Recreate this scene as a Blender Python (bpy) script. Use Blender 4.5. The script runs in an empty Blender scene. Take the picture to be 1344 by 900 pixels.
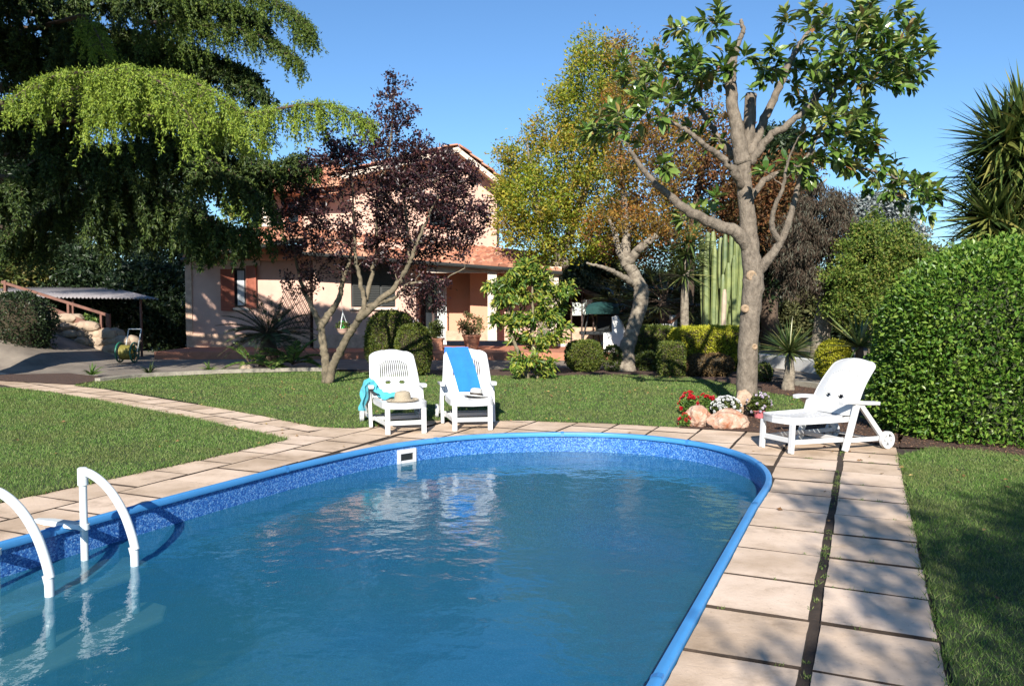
import bpy, math, random
import numpy as np
from mathutils import Vector, Matrix

# ---------------------------------------------------------------- camera, sky, sun, exposure
SC = bpy.context.scene
COL = SC.collection
F = 1050.0; CAMH = 1.45; PITCH = math.atan(50 / F)
cam = bpy.data.cameras.new('camera'); camo = bpy.data.objects.new('camera', cam); COL.objects.link(camo)
cam.sensor_width = 36.0; cam.lens = F / 1344 * 36; cam.clip_start = 0.05; cam.clip_end = 3000
camo.location = (0, 0, CAMH); camo.rotation_euler = (math.pi / 2 - PITCH, 0, 0)
SC.camera = camo
SUN_EL = math.radians(29); SUN_AZ = math.radians(5.9)      # light travels towards +Y, turned to +X by SUN_AZ
w = bpy.data.worlds.new('World'); SC.world = w; w.use_nodes = True
nt = w.node_tree; bg = nt.nodes['Background']
sky = nt.nodes.new('ShaderNodeTexSky'); sky.sky_type = 'NISHITA'; sky.sun_disc = False
sky.sun_elevation = SUN_EL; sky.sun_rotation = math.pi + SUN_AZ
sky.air_density = 1.0; sky.dust_density = 0.1; sky.ozone_density = 2.0; sky.altitude = 100
tint = nt.nodes.new('ShaderNodeMix'); tint.data_type = 'RGBA'; tint.blend_type = 'MULTIPLY'; tint.inputs['Factor'].default_value = 1
tint.inputs['B'].default_value = (0.70, 0.97, 1.22, 1)
nt.links.new(sky.outputs[0], tint.inputs['A']); nt.links.new(tint.outputs['Result'], bg.inputs[0]); bg.inputs[1].default_value = 0.072
sl = bpy.data.lights.new('sun', 'SUN'); sl.energy = 5.0; sl.angle = math.radians(0.5); sl.color = (1, 0.945, 0.86)
so = bpy.data.objects.new('sun', sl); COL.objects.link(so); so.rotation_euler = (math.pi / 2 - SUN_EL, 0, -SUN_AZ)
so.location = (-3, -20, 14)
SC.view_settings.view_transform = 'Standard'; SC.view_settings.look = 'None'
SC.view_settings.exposure = 0.9; SC.view_settings.gamma = 1.0; SC.view_settings.use_curve_mapping = False
try:
    SC.cycles.max_bounces = 6; SC.cycles.transparent_max_bounces = 8; SC.cycles.diffuse_bounces = 2
    SC.cycles.glossy_bounces = 2; SC.cycles.transmission_bounces = 3; SC.cycles.use_denoising = True
    SC.cycles.caustics_reflective = False; SC.cycles.caustics_refractive = False
    SC.cycles.sample_clamp_indirect = 4
except Exception: pass

# ---------------------------------------------------------------- pixel of the photo <-> point
def ray(x, y):
    a = (x - 672) / F; b = (450 - y) / F
    return Vector((a, math.cos(PITCH) + b * math.sin(PITCH), -math.sin(PITCH) + b * math.cos(PITCH)))
def G(x, y, z=0.0):
    d = ray(x, y); t = (z - CAMH) / d.z
    return Vector((d.x * t, d.y * t, z))
def A(x, y, Y):
    d = ray(x, y); t = Y / d.y
    return Vector((d.x * t, Y, CAMH + d.z * t))
def ss(x): x = max(0.0, min(1.0, x)); return x * x * (3 - 2 * x)

# ---------------------------------------------------------------- materials
def newmat(name):
    m = bpy.data.materials.new(name); m.use_nodes = True
    return m, m.node_tree, m.node_tree.nodes['Principled BSDF']
def ramp(t, stops):
    r = t.nodes.new('ShaderNodeValToRGB'); e = r.color_ramp.elements
    while len(e) < len(stops): e.new(0.5)
    for k, (p, c) in enumerate(stops):
        e[k].position = p; e[k].color = (*c, 1)
    return r
def noise(t, scale, detail=4, rough=0.6, coord='Object', stretch=None):
    tc = t.nodes.new('ShaderNodeTexCoord'); n = t.nodes.new('ShaderNodeTexNoise')
    n.inputs['Scale'].default_value = scale; n.inputs['Detail'].default_value = detail; n.inputs['Roughness'].default_value = rough
    if stretch:
        mp = t.nodes.new('ShaderNodeMapping'); mp.inputs['Scale'].default_value = stretch
        t.links.new(tc.outputs[coord], mp.inputs[0]); t.links.new(mp.outputs[0], n.inputs['Vector'])
    else: t.links.new(tc.outputs[coord], n.inputs['Vector'])
    return n
def mul(c, k): return tuple(min(1, v * k) for v in c)
def plain(name, c, rough=0.6, var=0.12, scale=8, bump=0.0, bscale=60, metal=0.0, c2=None, spec=0.5, stretch=None):
    """a painted, plastered, wooden or stony surface with its own uneven tone"""
    m, t, p = newmat(name)
    n = noise(t, scale, 5, 0.65, stretch=stretch)
    r = ramp(t, [(0.32, mul(c, 1 - var)), (0.7, c2 or mul(c, 1 + var))])
    t.links.new(n.outputs['Fac'], r.inputs[0]); t.links.new(r.outputs[0], p.inputs['Base Color'])
    p.inputs['Roughness'].default_value = rough; p.inputs['Metallic'].default_value = metal
    p.inputs['Specular IOR Level'].default_value = spec
    if bump:
        n2 = noise(t, bscale, 4, 0.7, stretch=stretch); b = t.nodes.new('ShaderNodeBump')
        b.inputs['Strength'].default_value = bump; b.inputs['Distance'].default_value = 0.02
        t.links.new(n2.outputs['Fac'], b.inputs['Height']); t.links.new(b.outputs[0], p.inputs['Normal'])
    return m
def leafmat(name, cols, rough=0.45, trans=0.3, spec=0.4, patch=None, pscale=0.9):
    """foliage: every leaf has its own tone (attribute rnd), whole sprays differ by a slow noise"""
    m, t, p = newmat(name)
    at = t.nodes.new('ShaderNodeAttribute'); at.attribute_name = 'rnd'
    r = ramp(t, [(k / (len(cols) - 1) if len(cols) > 1 else 0, c) for k, c in enumerate(cols)])
    t.links.new(at.outputs['Fac'], r.inputs[0])
    out = r.outputs[0]
    if patch:
        n = noise(t, pscale, 3, 0.6); r2 = ramp(t, [(0.42, (0, 0, 0)), (0.6, (1, 1, 1))]); t.links.new(n.outputs['Fac'], r2.inputs[0])
        mx = t.nodes.new('ShaderNodeMix'); mx.data_type = 'RGBA'
        rp = ramp(t, [(k / (len(patch) - 1) if len(patch) > 1 else 0, c) for k, c in enumerate(patch)]); t.links.new(at.outputs['Fac'], rp.inputs[0])
        t.links.new(r2.outputs[0], mx.inputs['Factor']); t.links.new(out, mx.inputs['A']); t.links.new(rp.outputs[0], mx.inputs['B'])
        out = mx.outputs['Result']
    t.links.new(out, p.inputs['Base Color']); p.inputs['Roughness'].default_value = rough
    p.inputs['Specular IOR Level'].default_value = spec
    if trans:
        tr = t.nodes.new('ShaderNodeBsdfTranslucent'); t.links.new(out, tr.inputs[0])
        ms = t.nodes.new('ShaderNodeMixShader'); ms.inputs[0].default_value = trans
        o = t.nodes['Material Output']
        t.links.new(p.outputs[0], ms.inputs[1]); t.links.new(tr.outputs[0], ms.inputs[2]); t.links.new(ms.outputs[0], o.inputs[0])
    return m

# ---------------------------------------------------------------- objects
def tag(o, label=None, cat=None, group=None, kind=None):
    if label: o['label'] = label
    if cat: o['category'] = cat
    if group: o['group'] = group
    if kind: o['kind'] = kind
    return o
def empty(name, loc, label, cat, group=None, rz=0):
    o = bpy.data.objects.new(name, None); COL.objects.link(o); o.location = loc; o.rotation_euler = (0, 0, rz)
    o.empty_display_size = 0.1
    return tag(o, label, cat, group)
def link(name, me, mat, parent=None):
    if mat: me.materials.append(mat)
    o = bpy.data.objects.new(name, me); COL.objects.link(o)
    if parent is not None:
        o.parent = parent
    return o
def local(parent, V):
    """world coordinates to the frame of the parent (top-level empties only)"""
    V = np.asarray(V, float).reshape(-1, 3)
    if parent is None: return V
    c, s = math.cos(-parent.rotation_euler.z), math.sin(-parent.rotation_euler.z)
    V = V - np.array(parent.location)
    return np.stack([V[:, 0] * c - V[:, 1] * s, V[:, 0] * s + V[:, 1] * c, V[:, 2]], 1)
def npmesh(name, V, Fc, mat, parent=None, smooth=False, rnd=None, world=True):
    """Fc: (M,3) or (M,4) index array"""
    V = np.asarray(V, np.float32).reshape(-1, 3)
    if parent is not None and world:
        pp = parent
        while pp is not None:
            if pp.parent is None: V = local(pp, V).astype(np.float32)
            pp = pp.parent
    Fc = np.asarray(Fc, np.int32); k = Fc.shape[1]
    me = bpy.data.meshes.new(name)
    me.vertices.add(len(V)); me.vertices.foreach_set('co', V.ravel())
    me.loops.add(Fc.size); me.loops.foreach_set('vertex_index', Fc.ravel())
    me.polygons.add(len(Fc)); me.polygons.foreach_set('loop_start', np.arange(0, Fc.size, k, dtype=np.int32))
    me.polygons.foreach_set('loop_total', np.full(len(Fc), k, np.int32))
    me.polygons.foreach_set('use_smooth', np.full(len(Fc), smooth, bool))
    if rnd is not None:
        a = me.attributes.new('rnd', 'FLOAT', 'POINT'); a.data.foreach_set('value', np.asarray(rnd, np.float32))
    me.update(calc_edges=True)
    return link(name, me, mat, parent)

class MB:
    """collects boxes, bars, tubes, strips; one build() = one mesh object"""
    def __init__(s): s.v = []; s.f = []
    def add(s, V, Fs):
        n = len(s.v); s.v += [tuple(p) for p in V]; s.f += [tuple(n + i for i in f) for f in Fs]; return s
    def box(s, x0, x1, y0, y1, z0, z1):
        return s.add([(x0,y0,z0),(x1,y0,z0),(x1,y1,z0),(x0,y1,z0),(x0,y0,z1),(x1,y0,z1),(x1,y1,z1),(x0,y1,z1)],
                     [(0,3,2,1),(4,5,6,7),(0,1,5,4),(1,2,6,5),(2,3,7,6),(3,0,4,7)])
    def bar(s, a, b, w, h, up=(0, 0, 1)):
        a = Vector(a); b = Vector(b); d = (b - a).normalized(); up = Vector(up)
        if abs(d.dot(up)) > 0.97: up = Vector((1, 0, 0))
        r = d.cross(up).normalized() * w / 2; u = r.cross(d).normalized() * h / 2
        V = [p + i * r + j * u for p in (a, b) for i, j in ((-1,-1),(1,-1),(1,1),(-1,1))]
        return s.add(V, [(3,2,1,0),(4,5,6,7),(0,1,5,4),(1,2,6,5),(2,3,7,6),(3,0,4,7)])
    def tube(s, pts, rad, n=8, caps=True):
        pts = [Vector(p) for p in pts]; rad = rad if hasattr(rad, '__len__') else [rad] * len(pts)
        V = []; Fs = []; prev = None
        for i, p in enumerate(pts):
            d = (pts[min(i + 1, len(pts) - 1)] - pts[max(i - 1, 0)])
            d = d.normalized() if d.length > 1e-9 else Vector((0, 0, 1))
            if prev is None:
                prev = d.cross(Vector((0.31, 0.2, 1))) if abs(d.z) < 0.9 else d.cross(Vector((1, 0.1, 0)))
            r = (prev - d * prev.dot(d)).normalized(); prev = r; q = d.cross(r)
            for k in range(n):
                a = 2 * math.pi * k / n; V.append(p + (r * math.cos(a) + q * math.sin(a)) * rad[i])
        for i in range(len(pts) - 1):
            for k in range(n):
                k2 = (k + 1) % n; Fs.append((i*n+k, i*n+k2, (i+1)*n+k2, (i+1)*n+k))
        if caps:
            Fs.append(tuple(range(n - 1, -1, -1))); Fs.append(tuple((len(pts)-1)*n + k for k in range(n)))
        return s.add(V, Fs)
    def poly(s, pts, z=None):
        V = [(p[0], p[1], p[2] if z is None else z) for p in pts]; return s.add(V, [tuple(range(len(V)))])
    def prism(s, pts, z0, z1):
        n = len(pts); V = [(p[0], p[1], z0) for p in pts] + [(p[0], p[1], z1) for p in pts]
        a = sum(pts[i][0]*pts[(i+1)%n][1] - pts[(i+1)%n][0]*pts[i][1] for i in range(n))
        Fs = [tuple(range(n-1,-1,-1)), tuple(range(n, 2*n))] + [(i, (i+1)%n, n+(i+1)%n, n+i) for i in range(n)]
        if a < 0: Fs = [f[::-1] for f in Fs]
        return s.add(V, Fs)
    def lathe(s, prof, n=20, c=(0, 0, 0), sx=1, sy=1):
        V = [(c[0] + r * math.cos(2*math.pi*k/n) * sx, c[1] + r * math.sin(2*math.pi*k/n) * sy, c[2] + z) for r, z in prof for k in range(n)]
        Fs = [(i*n+k, i*n+(k+1)%n, (i+1)*n+(k+1)%n, (i+1)*n+k) for i in range(len(prof)-1) for k in range(n)]
        return s.add(V, Fs)
    def build(s, name, mat, parent=None, smooth=False, world=True, bevel=0, auto=None):
        V = s.v
        if parent is not None and world:
            pp = parent
            while pp.parent is not None: pp = pp.parent
            V = [tuple(p) for p in local(pp, V)]
        me = bpy.data.meshes.new(name); me.from_pydata([tuple(p) for p in V], [], s.f)
        if smooth:
            me.polygons.foreach_set('use_smooth', [True] * len(me.polygons))
            if auto: me.set_sharp_from_angle(angle=math.radians(auto))
        me.update(); o = link(name, me, mat, parent)
        if bevel:
            b = o.modifiers.new('bevel', 'BEVEL'); b.width = bevel; b.segments = 2; b.limit_method = 'ANGLE'; b.angle_limit = math.radians(40)
        return o

def solid_grid(fn, nu, nv, th, mask=None):
    """fn(i,j)->(point, normal); thick sheet of the cells kept by mask, with closed rims"""
    P = {}; mb = MB(); V = []; Fs = []
    for j in range(nv + 1):
        for i in range(nu + 1):
            p, n = fn(i, j); p = Vector(p); n = Vector(n) * th / 2
            V.append(p + n); V.append(p - n)
    idx = lambda i, j, k: 2 * (j * (nu + 1) + i) + k
    keep = lambda i, j: 0 <= i < nu and 0 <= j < nv and (mask is None or mask(i, j))
    for j in range(nv):
        for i in range(nu):
            if not keep(i, j): continue
            a, b, c, d = (i, j), (i+1, j), (i+1, j+1), (i, j+1)
            Fs.append((idx(*a,0), idx(*b,0), idx(*c,0), idx(*d,0))); Fs.append((idx(*d,1), idx(*c,1), idx(*b,1), idx(*a,1)))
            for (p, q, di, dj) in ((a, b, 0, -1), (b, c, 1, 0), (c, d, 0, 1), (d, a, -1, 0)):
                if not keep(i + di, j + dj): Fs.append((idx(*p,0), idx(*p,1), idx(*q,1), idx(*q,0)))
    return mb.add(V, Fs)

def catmull(pts, sub=5):
    pts = [np.array(p, float) for p in pts]
    if len(pts) < 3: 
        return [pts[0] + (pts[-1] - pts[0]) * k / sub for k in range(sub + 1)]
    out = []; q = [2*pts[0]-pts[1]] + pts + [2*pts[-1]-pts[-2]]
    for i in range(1, len(q) - 2):
        for k in range(sub):
            t = k / sub; a, b, c, d = q[i-1], q[i], q[i+1], q[i+2]
            out.append(0.5 * ((2*b) + (c-a)*t + (2*a-5*b+4*c-d)*t*t + (3*b-a-3*c+d)*t**3))
    out.append(pts[-1]); return out

# ---------------------------------------------------------------- foliage helpers (numpy)
def unit(v):
    return v / np.maximum(np.linalg.norm(v, axis=-1, keepdims=True), 1e-9)
def leaves(name, P, ax, L, W, mat, parent=None, up=0.4, fold=0.25, rng=None, rnd=None, curl=0.0, wide=0.5):
    """P bases, ax axes (unit), one folded four-corner leaf each; up = how much blades turn their face to the sky"""
    rng = rng or np.random.default_rng(1); N = len(P); P = np.asarray(P, float); ax = unit(np.asarray(ax, float))
    L = np.broadcast_to(L, (N,))[:, None]; W = np.broadcast_to(W, (N,))[:, None]
    nr = unit(rng.normal(size=(N, 3)) + np.array([0, -0.35, 1.0]) * up * 3)
    side = unit(np.cross(ax, nr)); nn = np.cross(side, ax)
    mid = P + ax * L * wide
    V = np.empty((N, 4, 3)); V[:, 0] = P; V[:, 1] = mid + side * W / 2 + nn * W * fold; V[:, 2] = P + ax * L - nn * L * curl; V[:, 3] = mid - side * W / 2 + nn * W * fold
    b = np.arange(N)[:, None] * 4
    Fc = np.concatenate([b + np.array([0, 1, 2]), b + np.array([0, 2, 3])], 0)
    r = np.repeat(rng.random(N) if rnd is None else rnd, 4)
    return npmesh(name, V, Fc, mat, parent, False, r)
def rdir(rng, n, z=0.0):
    d = unit(rng.normal(size=(n, 3))); d[:, 2] += z; return unit(d)

class Skel:
    """trunk and limbs as tubes; grow() sends a twig to every target point"""
    def __init__(s, rng): s.rng = rng; s.mb = MB(); s.N = []; s.R = []
    def limb(s, pts, rad, sides=8, wob=0.0, sub=5):
        if sides >= 10: sub = 9; sides = max(sides, 14)
        c = catmull(pts, sub); r = np.interp(np.linspace(0, 1, len(c)), np.linspace(0, 1, len(rad)), rad)
        if wob:
            for k in range(1, len(c) - 1): c[k] = c[k] + s.rng.normal(size=3) * wob
        b0 = len(s.mb.v); s.mb.tube(c, list(r), sides)
        if sides >= 14:      # lumps and hollows of old bark
            W_ = np.array([tuple(v) for v in s.mb.v[b0:]]); C_ = np.repeat(np.array(c), sides, 0); q = 1 + .055*noise3(W_, 7.0, 3) + .035*noise3(W_, 19.0, 4) + s.rng.normal(size=len(W_))*.010
            s.mb.v[b0:] = [tuple(v) for v in C_ + (W_ - C_)*q[:, None]]
        for p, q in zip(c, r): s.N.append(p); s.R.append(q)
        return c
    def grow(s, T, r0=0.02, sides=4, sag=0.0, start=0.0, seg=5, wob=0.02, k=0.012, bias=0.25, keep=2):
        """returns list of (points of the twig) for each target"""
        T = np.asarray(T); out = []
        N0 = np.array(s.N); d0 = np.min(np.linalg.norm(T[:, None] - N0[None], axis=2), axis=1)
        for t in T[np.argsort(d0)]:
            N = np.array(s.N); R = np.array(s.R)
            d = np.linalg.norm(N - t, axis=1) + bias * np.maximum(0, N[:, 2] - t[2] + 0.2) * 2
            i = int(np.argmin(d)); a = N[i]; ln = float(np.linalg.norm(t - a))
            if ln < 1e-3: out.append([a, t]); continue
            ra = min(R[i] * 0.7, 0.004 + k * ln); rt = 0.003
            pts = []
            for q in range(seg + 1):
                u = q / seg; p = a + (t - a) * u; p = p + np.array([0, 0, 1.0]) * (math.sin(math.pi * u) * ln * (0.10 - sag))
                if 0 < q < seg: p = p + s.rng.normal(size=3) * wob * ln
                pts.append(p)
            s.mb.tube(pts, [ra + (rt - ra) * q / seg for q in range(seg + 1)], sides, caps=False)
            for q in range(1, seg + 1):
                s.N.append(pts[q]); s.R.append(max(rt, ra + (rt - ra) * q / seg))
            out.append(pts)
        return out
    def build(s, name, mat, parent): return s.mb.build(name, mat, parent, smooth=True)
def blob(rng, c, r, n, shell=0.0):
    """random points in an ellipsoid; shell pushes them outward"""
    d = unit(rng.normal(size=(n, 3))); q = rng.random((n, 1)) ** (1 / 3.0); q = shell + (1 - shell) * q
    return np.asarray(c) + d * q * np.asarray(r)
def pxblob(rng, x, y, Y, rx, ry, rY, n, shell=0.0):
    c = A(x, y, Y); s = Y / F
    return blob(rng, c, (rx * s, rY, ry * s), n, shell)
def along(rng, twigs, per, spread, frm=0.3):
    """leaf places round the outer part of twigs, and the twig direction there"""
    P = []; D = []
    for pts in twigs:
        n = len(pts) - 1
        if n < 1: continue
        u = frm + (1 - frm) * rng.random(per); q = np.minimum((u * n).astype(int), n - 1); fr = u * n - q
        pa = np.array(pts); p = pa[q] + (pa[q + 1] - pa[q]) * fr[:, None]; d = unit(pa[q + 1] - pa[q])
        P.append(p + rng.normal(size=(per, 3)) * spread); D.append(d)
    return np.concatenate(P), np.concatenate(D)
def swords(mb_name, C, D, L, W, mat, parent, rng, droop=0.3, seg=4, rnd=None, fold=0.15):
    """long tapering sword leaves from points C along D, arching down"""
    N = len(C); C = np.asarray(C, float); D = unit(np.asarray(D, float)); L = np.broadcast_to(L, (N,)); W = np.broadcast_to(W, (N,))
    droop = np.broadcast_to(droop, (N,))
    V = np.empty((N, (seg + 1) * 3, 3)); p = C.copy(); d = D.copy()
    side = unit(np.cross(D, rng.normal(size=(N, 3)) * 0.25 + np.array([0, 0, 1.0])))
    for k in range(seg + 1):
        u = k / seg; wd = W * (0.75 + 0.6 * u if u < 0.4 else 1.0 * (1 - u) / 0.6) * 1.0
        nn = np.cross(side, d)
        V[:, 3*k] = p - side * wd[:, None] / 2 + nn * (wd * fold)[:, None]; V[:, 3*k+1] = p; V[:, 3*k+2] = p + side * wd[:, None] / 2 + nn * (wd * fold)[:, None]
        p = p + d * (L / seg)[:, None]; d = unit(d + np.array([0, 0, -1.0]) * (droop / seg)[:, None])
    b = (np.arange(N) * (seg + 1) * 3)[:, None]; Fc = []
    for k in range(seg):
        for j in (0, 1): Fc.append(b + np.array([3*k+j, 3*k+j+1, 3*k+j+4, 3*k+j+3]))
    r = np.repeat(rng.random(N) if rnd is None else rnd, (seg + 1) * 3)
    return npmesh(mb_name, V, np.concatenate(Fc, 0), mat, parent, False, r)

def noise3(P, s, seed=0):
    """cheap smooth noise from sines"""
    r = np.random.default_rng(seed); o = np.zeros(len(P))
    for k in range(5):
        d = r.normal(size=3); o += np.sin(P @ (d * s * (1 + 0.6 * k)) + r.random() * 6.28) / (1 + 0.5 * k)
    return o / 3.0
def inpoly(px, py, poly):
    n = len(poly); c = np.zeros(len(px), bool)
    for i in range(n):
        x0, y0 = poly[i][0], poly[i][1]; x1, y1 = poly[(i+1) % n][0], poly[(i+1) % n][1]
        if y0 == y1: continue
        t = (y0 > py) != (y1 > py)
        c ^= t & (px < (x1 - x0) * (py - y0) / (y1 - y0) + x0)
    return c
# ---------------------------------------------------------------- pool frame (u along the pool, v across)
SA, CA = 0.404, 0.9148
def W(u, v, z=0.0): return Vector((u * SA + v * CA, u * CA - v * SA, z))
def UV(p): return (p[0] * SA + p[1] * CA, p[0] * CA - p[1] * SA)

M = {}
M['soil'] = plain('soil', (0.045, 0.030, 0.020), 0.95, 0.4, 6, 0.6, 40)
M['mulch'] = plain('mulch', (0.070, 0.038, 0.024), 0.95, 0.5, 30, 0.9, 70, c2=(0.13, 0.07, 0.045))
M['turf'] = plain('turf', (0.045, 0.062, 0.018), 0.95, 0.35, 3, 0.5, 60)
M['driveway'] = plain('driveway', (0.17, 0.14, 0.11), 0.9, 0.25, 1.4, 0.3, 50, c2=(0.27, 0.225, 0.175))
M['kerb'] = plain('kerb', (0.30, 0.27, 0.21), 0.9, 0.3, 5, 0.5, 30)
M['white_wall'] = plain('white_wall', (0.72, 0.70, 0.66), 0.85, 0.12, 5, 0.3, 30)
M['plastic'] = plain('plastic', (0.56, 0.56, 0.555), 0.38, 0.03, 3)
M['rail'] = plain('rail', (0.64, 0.67, 0.66), 0.3, 0.03, 6)
M['pink'] = plain('pink', (0.57, 0.37, 0.29), 0.9, 0.12, 1.1, 0.15, 40)
M['salmon'] = plain('salmon', (0.58, 0.30, 0.195), 0.9, 0.06, 1.6, 0.12, 40)
M['tan_stone'] = plain('tan_stone', (0.50, 0.34, 0.24), 0.9, 0.22, 7, 0.8, 14)
M['cream'] = plain('cream', (0.62, 0.52, 0.42), 0.8, 0.08, 4)
M['terracotta'] = plain('terracotta', (0.42, 0.17, 0.10), 0.85, 0.2, 5, 0.25, 30)
M['shutter'] = plain('shutter', (0.30, 0.085, 0.045), 0.55, 0.12, 4, 0.2, 30, stretch=(1, 1, 8))
M['dark_wood'] = plain('dark_wood', (0.055, 0.030, 0.022), 0.6, 0.25, 5)
M['brown_wood'] = plain('brown_wood', (0.17, 0.075, 0.05), 0.7, 0.25, 7, 0.3, 30)
M['dark_metal'] = plain('dark_metal', (0.016, 0.018, 0.016), 0.45, 0.2, 5)
M['grey_sheet'] = plain('grey_sheet', (0.22, 0.20, 0.20), 0.6, 0.2, 1.5)
M['rock'] = plain('rock', (0.36, 0.27, 0.19), 0.9, 0.35, 3.5, 0.9, 12)
M['orange_rock'] = plain('orange_rock', (0.38, 0.12, 0.045), 0.85, 0.2, 9, 0.9, 22, c2=(0.50, 0.40, 0.31))
M['pale_rock'] = plain('pale_rock', (0.32, 0.19, 0.11), 0.85, 0.25, 8, 0.9, 22, c2=(0.48, 0.37, 0.27))

def m_slabs():
    m, t, p = newmat('paving_slab')
    at = t.nodes.new('ShaderNodeAttribute'); at.attribute_name = 'rnd'
    r = ramp(t, [(0, (0.56, 0.42, 0.30)), (0.5, (0.67, 0.51, 0.375)), (1, (0.72, 0.56, 0.43))]); t.links.new(at.outputs['Fac'], r.inputs[0])
    n = noise(t, 3.2, 6, 0.7); r2 = ramp(t, [(0.28, (0.60, 0.57, 0.53)), (0.46, (0.94, 0.93, 0.91)), (0.6, (1, 1, 1)), (0.8, (0.93, 0.88, 0.83))]); t.links.new(n.outputs['Fac'], r2.inputs[0])
    n3 = noise(t, 28, 3, 0.8); r3 = ramp(t, [(0.60, (1, 1, 1)), (0.78, (0.62, 0.58, 0.54))]); t.links.new(n3.outputs['Fac'], r3.inputs[0])
    o = r.outputs[0]
    n4 = noise(t, 1.1, 4, 0.6); r4 = ramp(t, [(0.36, (0.70, 0.67, 0.62)), (0.56, (1, 1, 1))]); t.links.new(n4.outputs['Fac'], r4.inputs[0])
    for k in (r2, r3, r4):
        mx = t.nodes.new('ShaderNodeMix'); mx.data_type = 'RGBA'; mx.blend_type = 'MULTIPLY'; mx.inputs['Factor'].default_value = 1
        t.links.new(o, mx.inputs['A']); t.links.new(k.outputs[0], mx.inputs['B']); o = mx.outputs['Result']
    t.links.new(o, p.inputs['Base Color']); p.inputs['Roughness'].default_value = 0.85
    n2 = noise(t, 45, 5, 0.75); b = t.nodes.new('ShaderNodeBump'); b.inputs['Strength'].default_value = 0.35; b.inputs['Distance'].default_value = 0.01
    t.links.new(n2.outputs['Fac'], b.inputs['Height']); t.links.new(b.outputs[0], p.inputs['Normal'])
    return m
M['slab'] = m_slabs()
def m_liner():
    m, t, p = newmat('pool_liner')
    tc = t.nodes.new('ShaderNodeTexCoord'); v = t.nodes.new('ShaderNodeTexVoronoi'); v.inputs['Scale'].default_value = 115
    t.links.new(tc.outputs['Object'], v.inputs['Vector'])
    sx = t.nodes.new('ShaderNodeSeparateColor'); t.links.new(v.outputs['Color'], sx.inputs[0])
    r = ramp(t, [(0.0, (0.010, 0.05, 0.22)), (0.4, (0.022, 0.11, 0.37)), (0.75, (0.06, 0.20, 0.47)), (1, (0.20, 0.37, 0.62))]); t.links.new(sx.outputs[0], r.inputs[0])
    t.links.new(r.outputs[0], p.inputs['Base Color']); p.inputs['Roughness'].default_value = 0.35
    return m
M['liner'] = m_liner()
M['coping'] = plain('coping', (0.06, 0.26, 0.56), 0.4, 0.08, 4)
def m_water():
    m, t, p = newmat('pool_water')
    o = t.nodes['Material Output']; t.nodes.remove(p)
    tr = t.nodes.new('ShaderNodeBsdfTransparent'); tr.inputs[0].default_value = (0.46, 0.68, 0.74, 1)
    df = t.nodes.new('ShaderNodeBsdfDiffuse')
    n0 = noise(t, 0.5, 3, 0.5); r0 = ramp(t, [(0.35, (0.026, 0.150, 0.20)), (0.65, (0.017, 0.142, 0.255))])
    t.links.new(n0.outputs['Fac'], r0.inputs[0]); t.links.new(r0.outputs[0], df.inputs[0])
    m1 = t.nodes.new('ShaderNodeMixShader'); m1.inputs[0].default_value = 0.60
    t.links.new(tr.outputs[0], m1.inputs[1]); t.links.new(df.outputs[0], m1.inputs[2])
    gl = t.nodes.new('ShaderNodeBsdfGlossy'); gl.inputs['Roughness'].default_value = 0.015; gl.inputs[0].default_value = (1, 1, 1, 1)
    fr = t.nodes.new('ShaderNodeFresnel'); fr.inputs[0].default_value = 1.34
    n1 = noise(t, 4.2, 2, 0.5); n2 = noise(t, 15, 3, 0.55)
    mx = t.nodes.new('ShaderNodeMath'); mx.operation = 'MULTIPLY_ADD'; mx.inputs[1].default_value = 0.22
    t.links.new(n2.outputs['Fac'], mx.inputs[0]); t.links.new(n1.outputs['Fac'], mx.inputs[2])
    b = t.nodes.new('ShaderNodeBump'); b.inputs['Strength'].default_value = 1.0; b.inputs['Distance'].default_value = 0.0105
    t.links.new(mx.outputs[0], b.inputs['Height']); t.links.new(b.outputs[0], gl.inputs['Normal']); t.links.new(b.outputs[0], fr.inputs['Normal'])
    ge = t.nodes.new('ShaderNodeNewGeometry'); inv = t.nodes.new('ShaderNodeMath'); inv.operation = 'SUBTRACT'; inv.inputs[0].default_value = 1; t.links.new(ge.outputs['Backfacing'], inv.inputs[1])
    ff = t.nodes.new('ShaderNodeMath'); ff.operation = 'MULTIPLY'; t.links.new(fr.outputs[0], ff.inputs[0]); t.links.new(inv.outputs[0], ff.inputs[1])
    m2 = t.nodes.new('ShaderNodeMixShader'); t.links.new(ff.outputs[0], m2.inputs[0]); t.links.new(m1.outputs[0], m2.inputs[1]); t.links.new(gl.outputs[0], m2.inputs[2])
    t.links.new(m2.outputs[0], o.inputs[0]); return m
M['water'] = m_water()
def m_tiles():
    m, t, p = newmat('roof_tile')
    tc = t.nodes.new('ShaderNodeTexCoord'); v = t.nodes.new('ShaderNodeTexVoronoi'); v.inputs['Scale'].default_value = 4.2
    t.links.new(tc.outputs['Object'], v.inputs['Vector']); sx = t.nodes.new('ShaderNodeSeparateColor'); t.links.new(v.outputs['Color'], sx.inputs[0])
    r = ramp(t, [(0, (0.26, 0.10, 0.06)), (0.5, (0.46, 0.20, 0.12)), (1, (0.60, 0.34, 0.22))]); t.links.new(sx.outputs[0], r.inputs[0])
    t.links.new(r.outputs[0], p.inputs['Base Color']); p.inputs['Roughness'].default_value = 0.9
    return m
M['tile'] = m_tiles()
def m_glass():
    m, t, p = newmat('window_glass'); p.inputs['Base Color'].default_value = (0.02, 0.025, 0.03, 1); p.inputs['Roughness'].default_value = 0.05
    return m
M['glass'] = m_glass()

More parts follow.
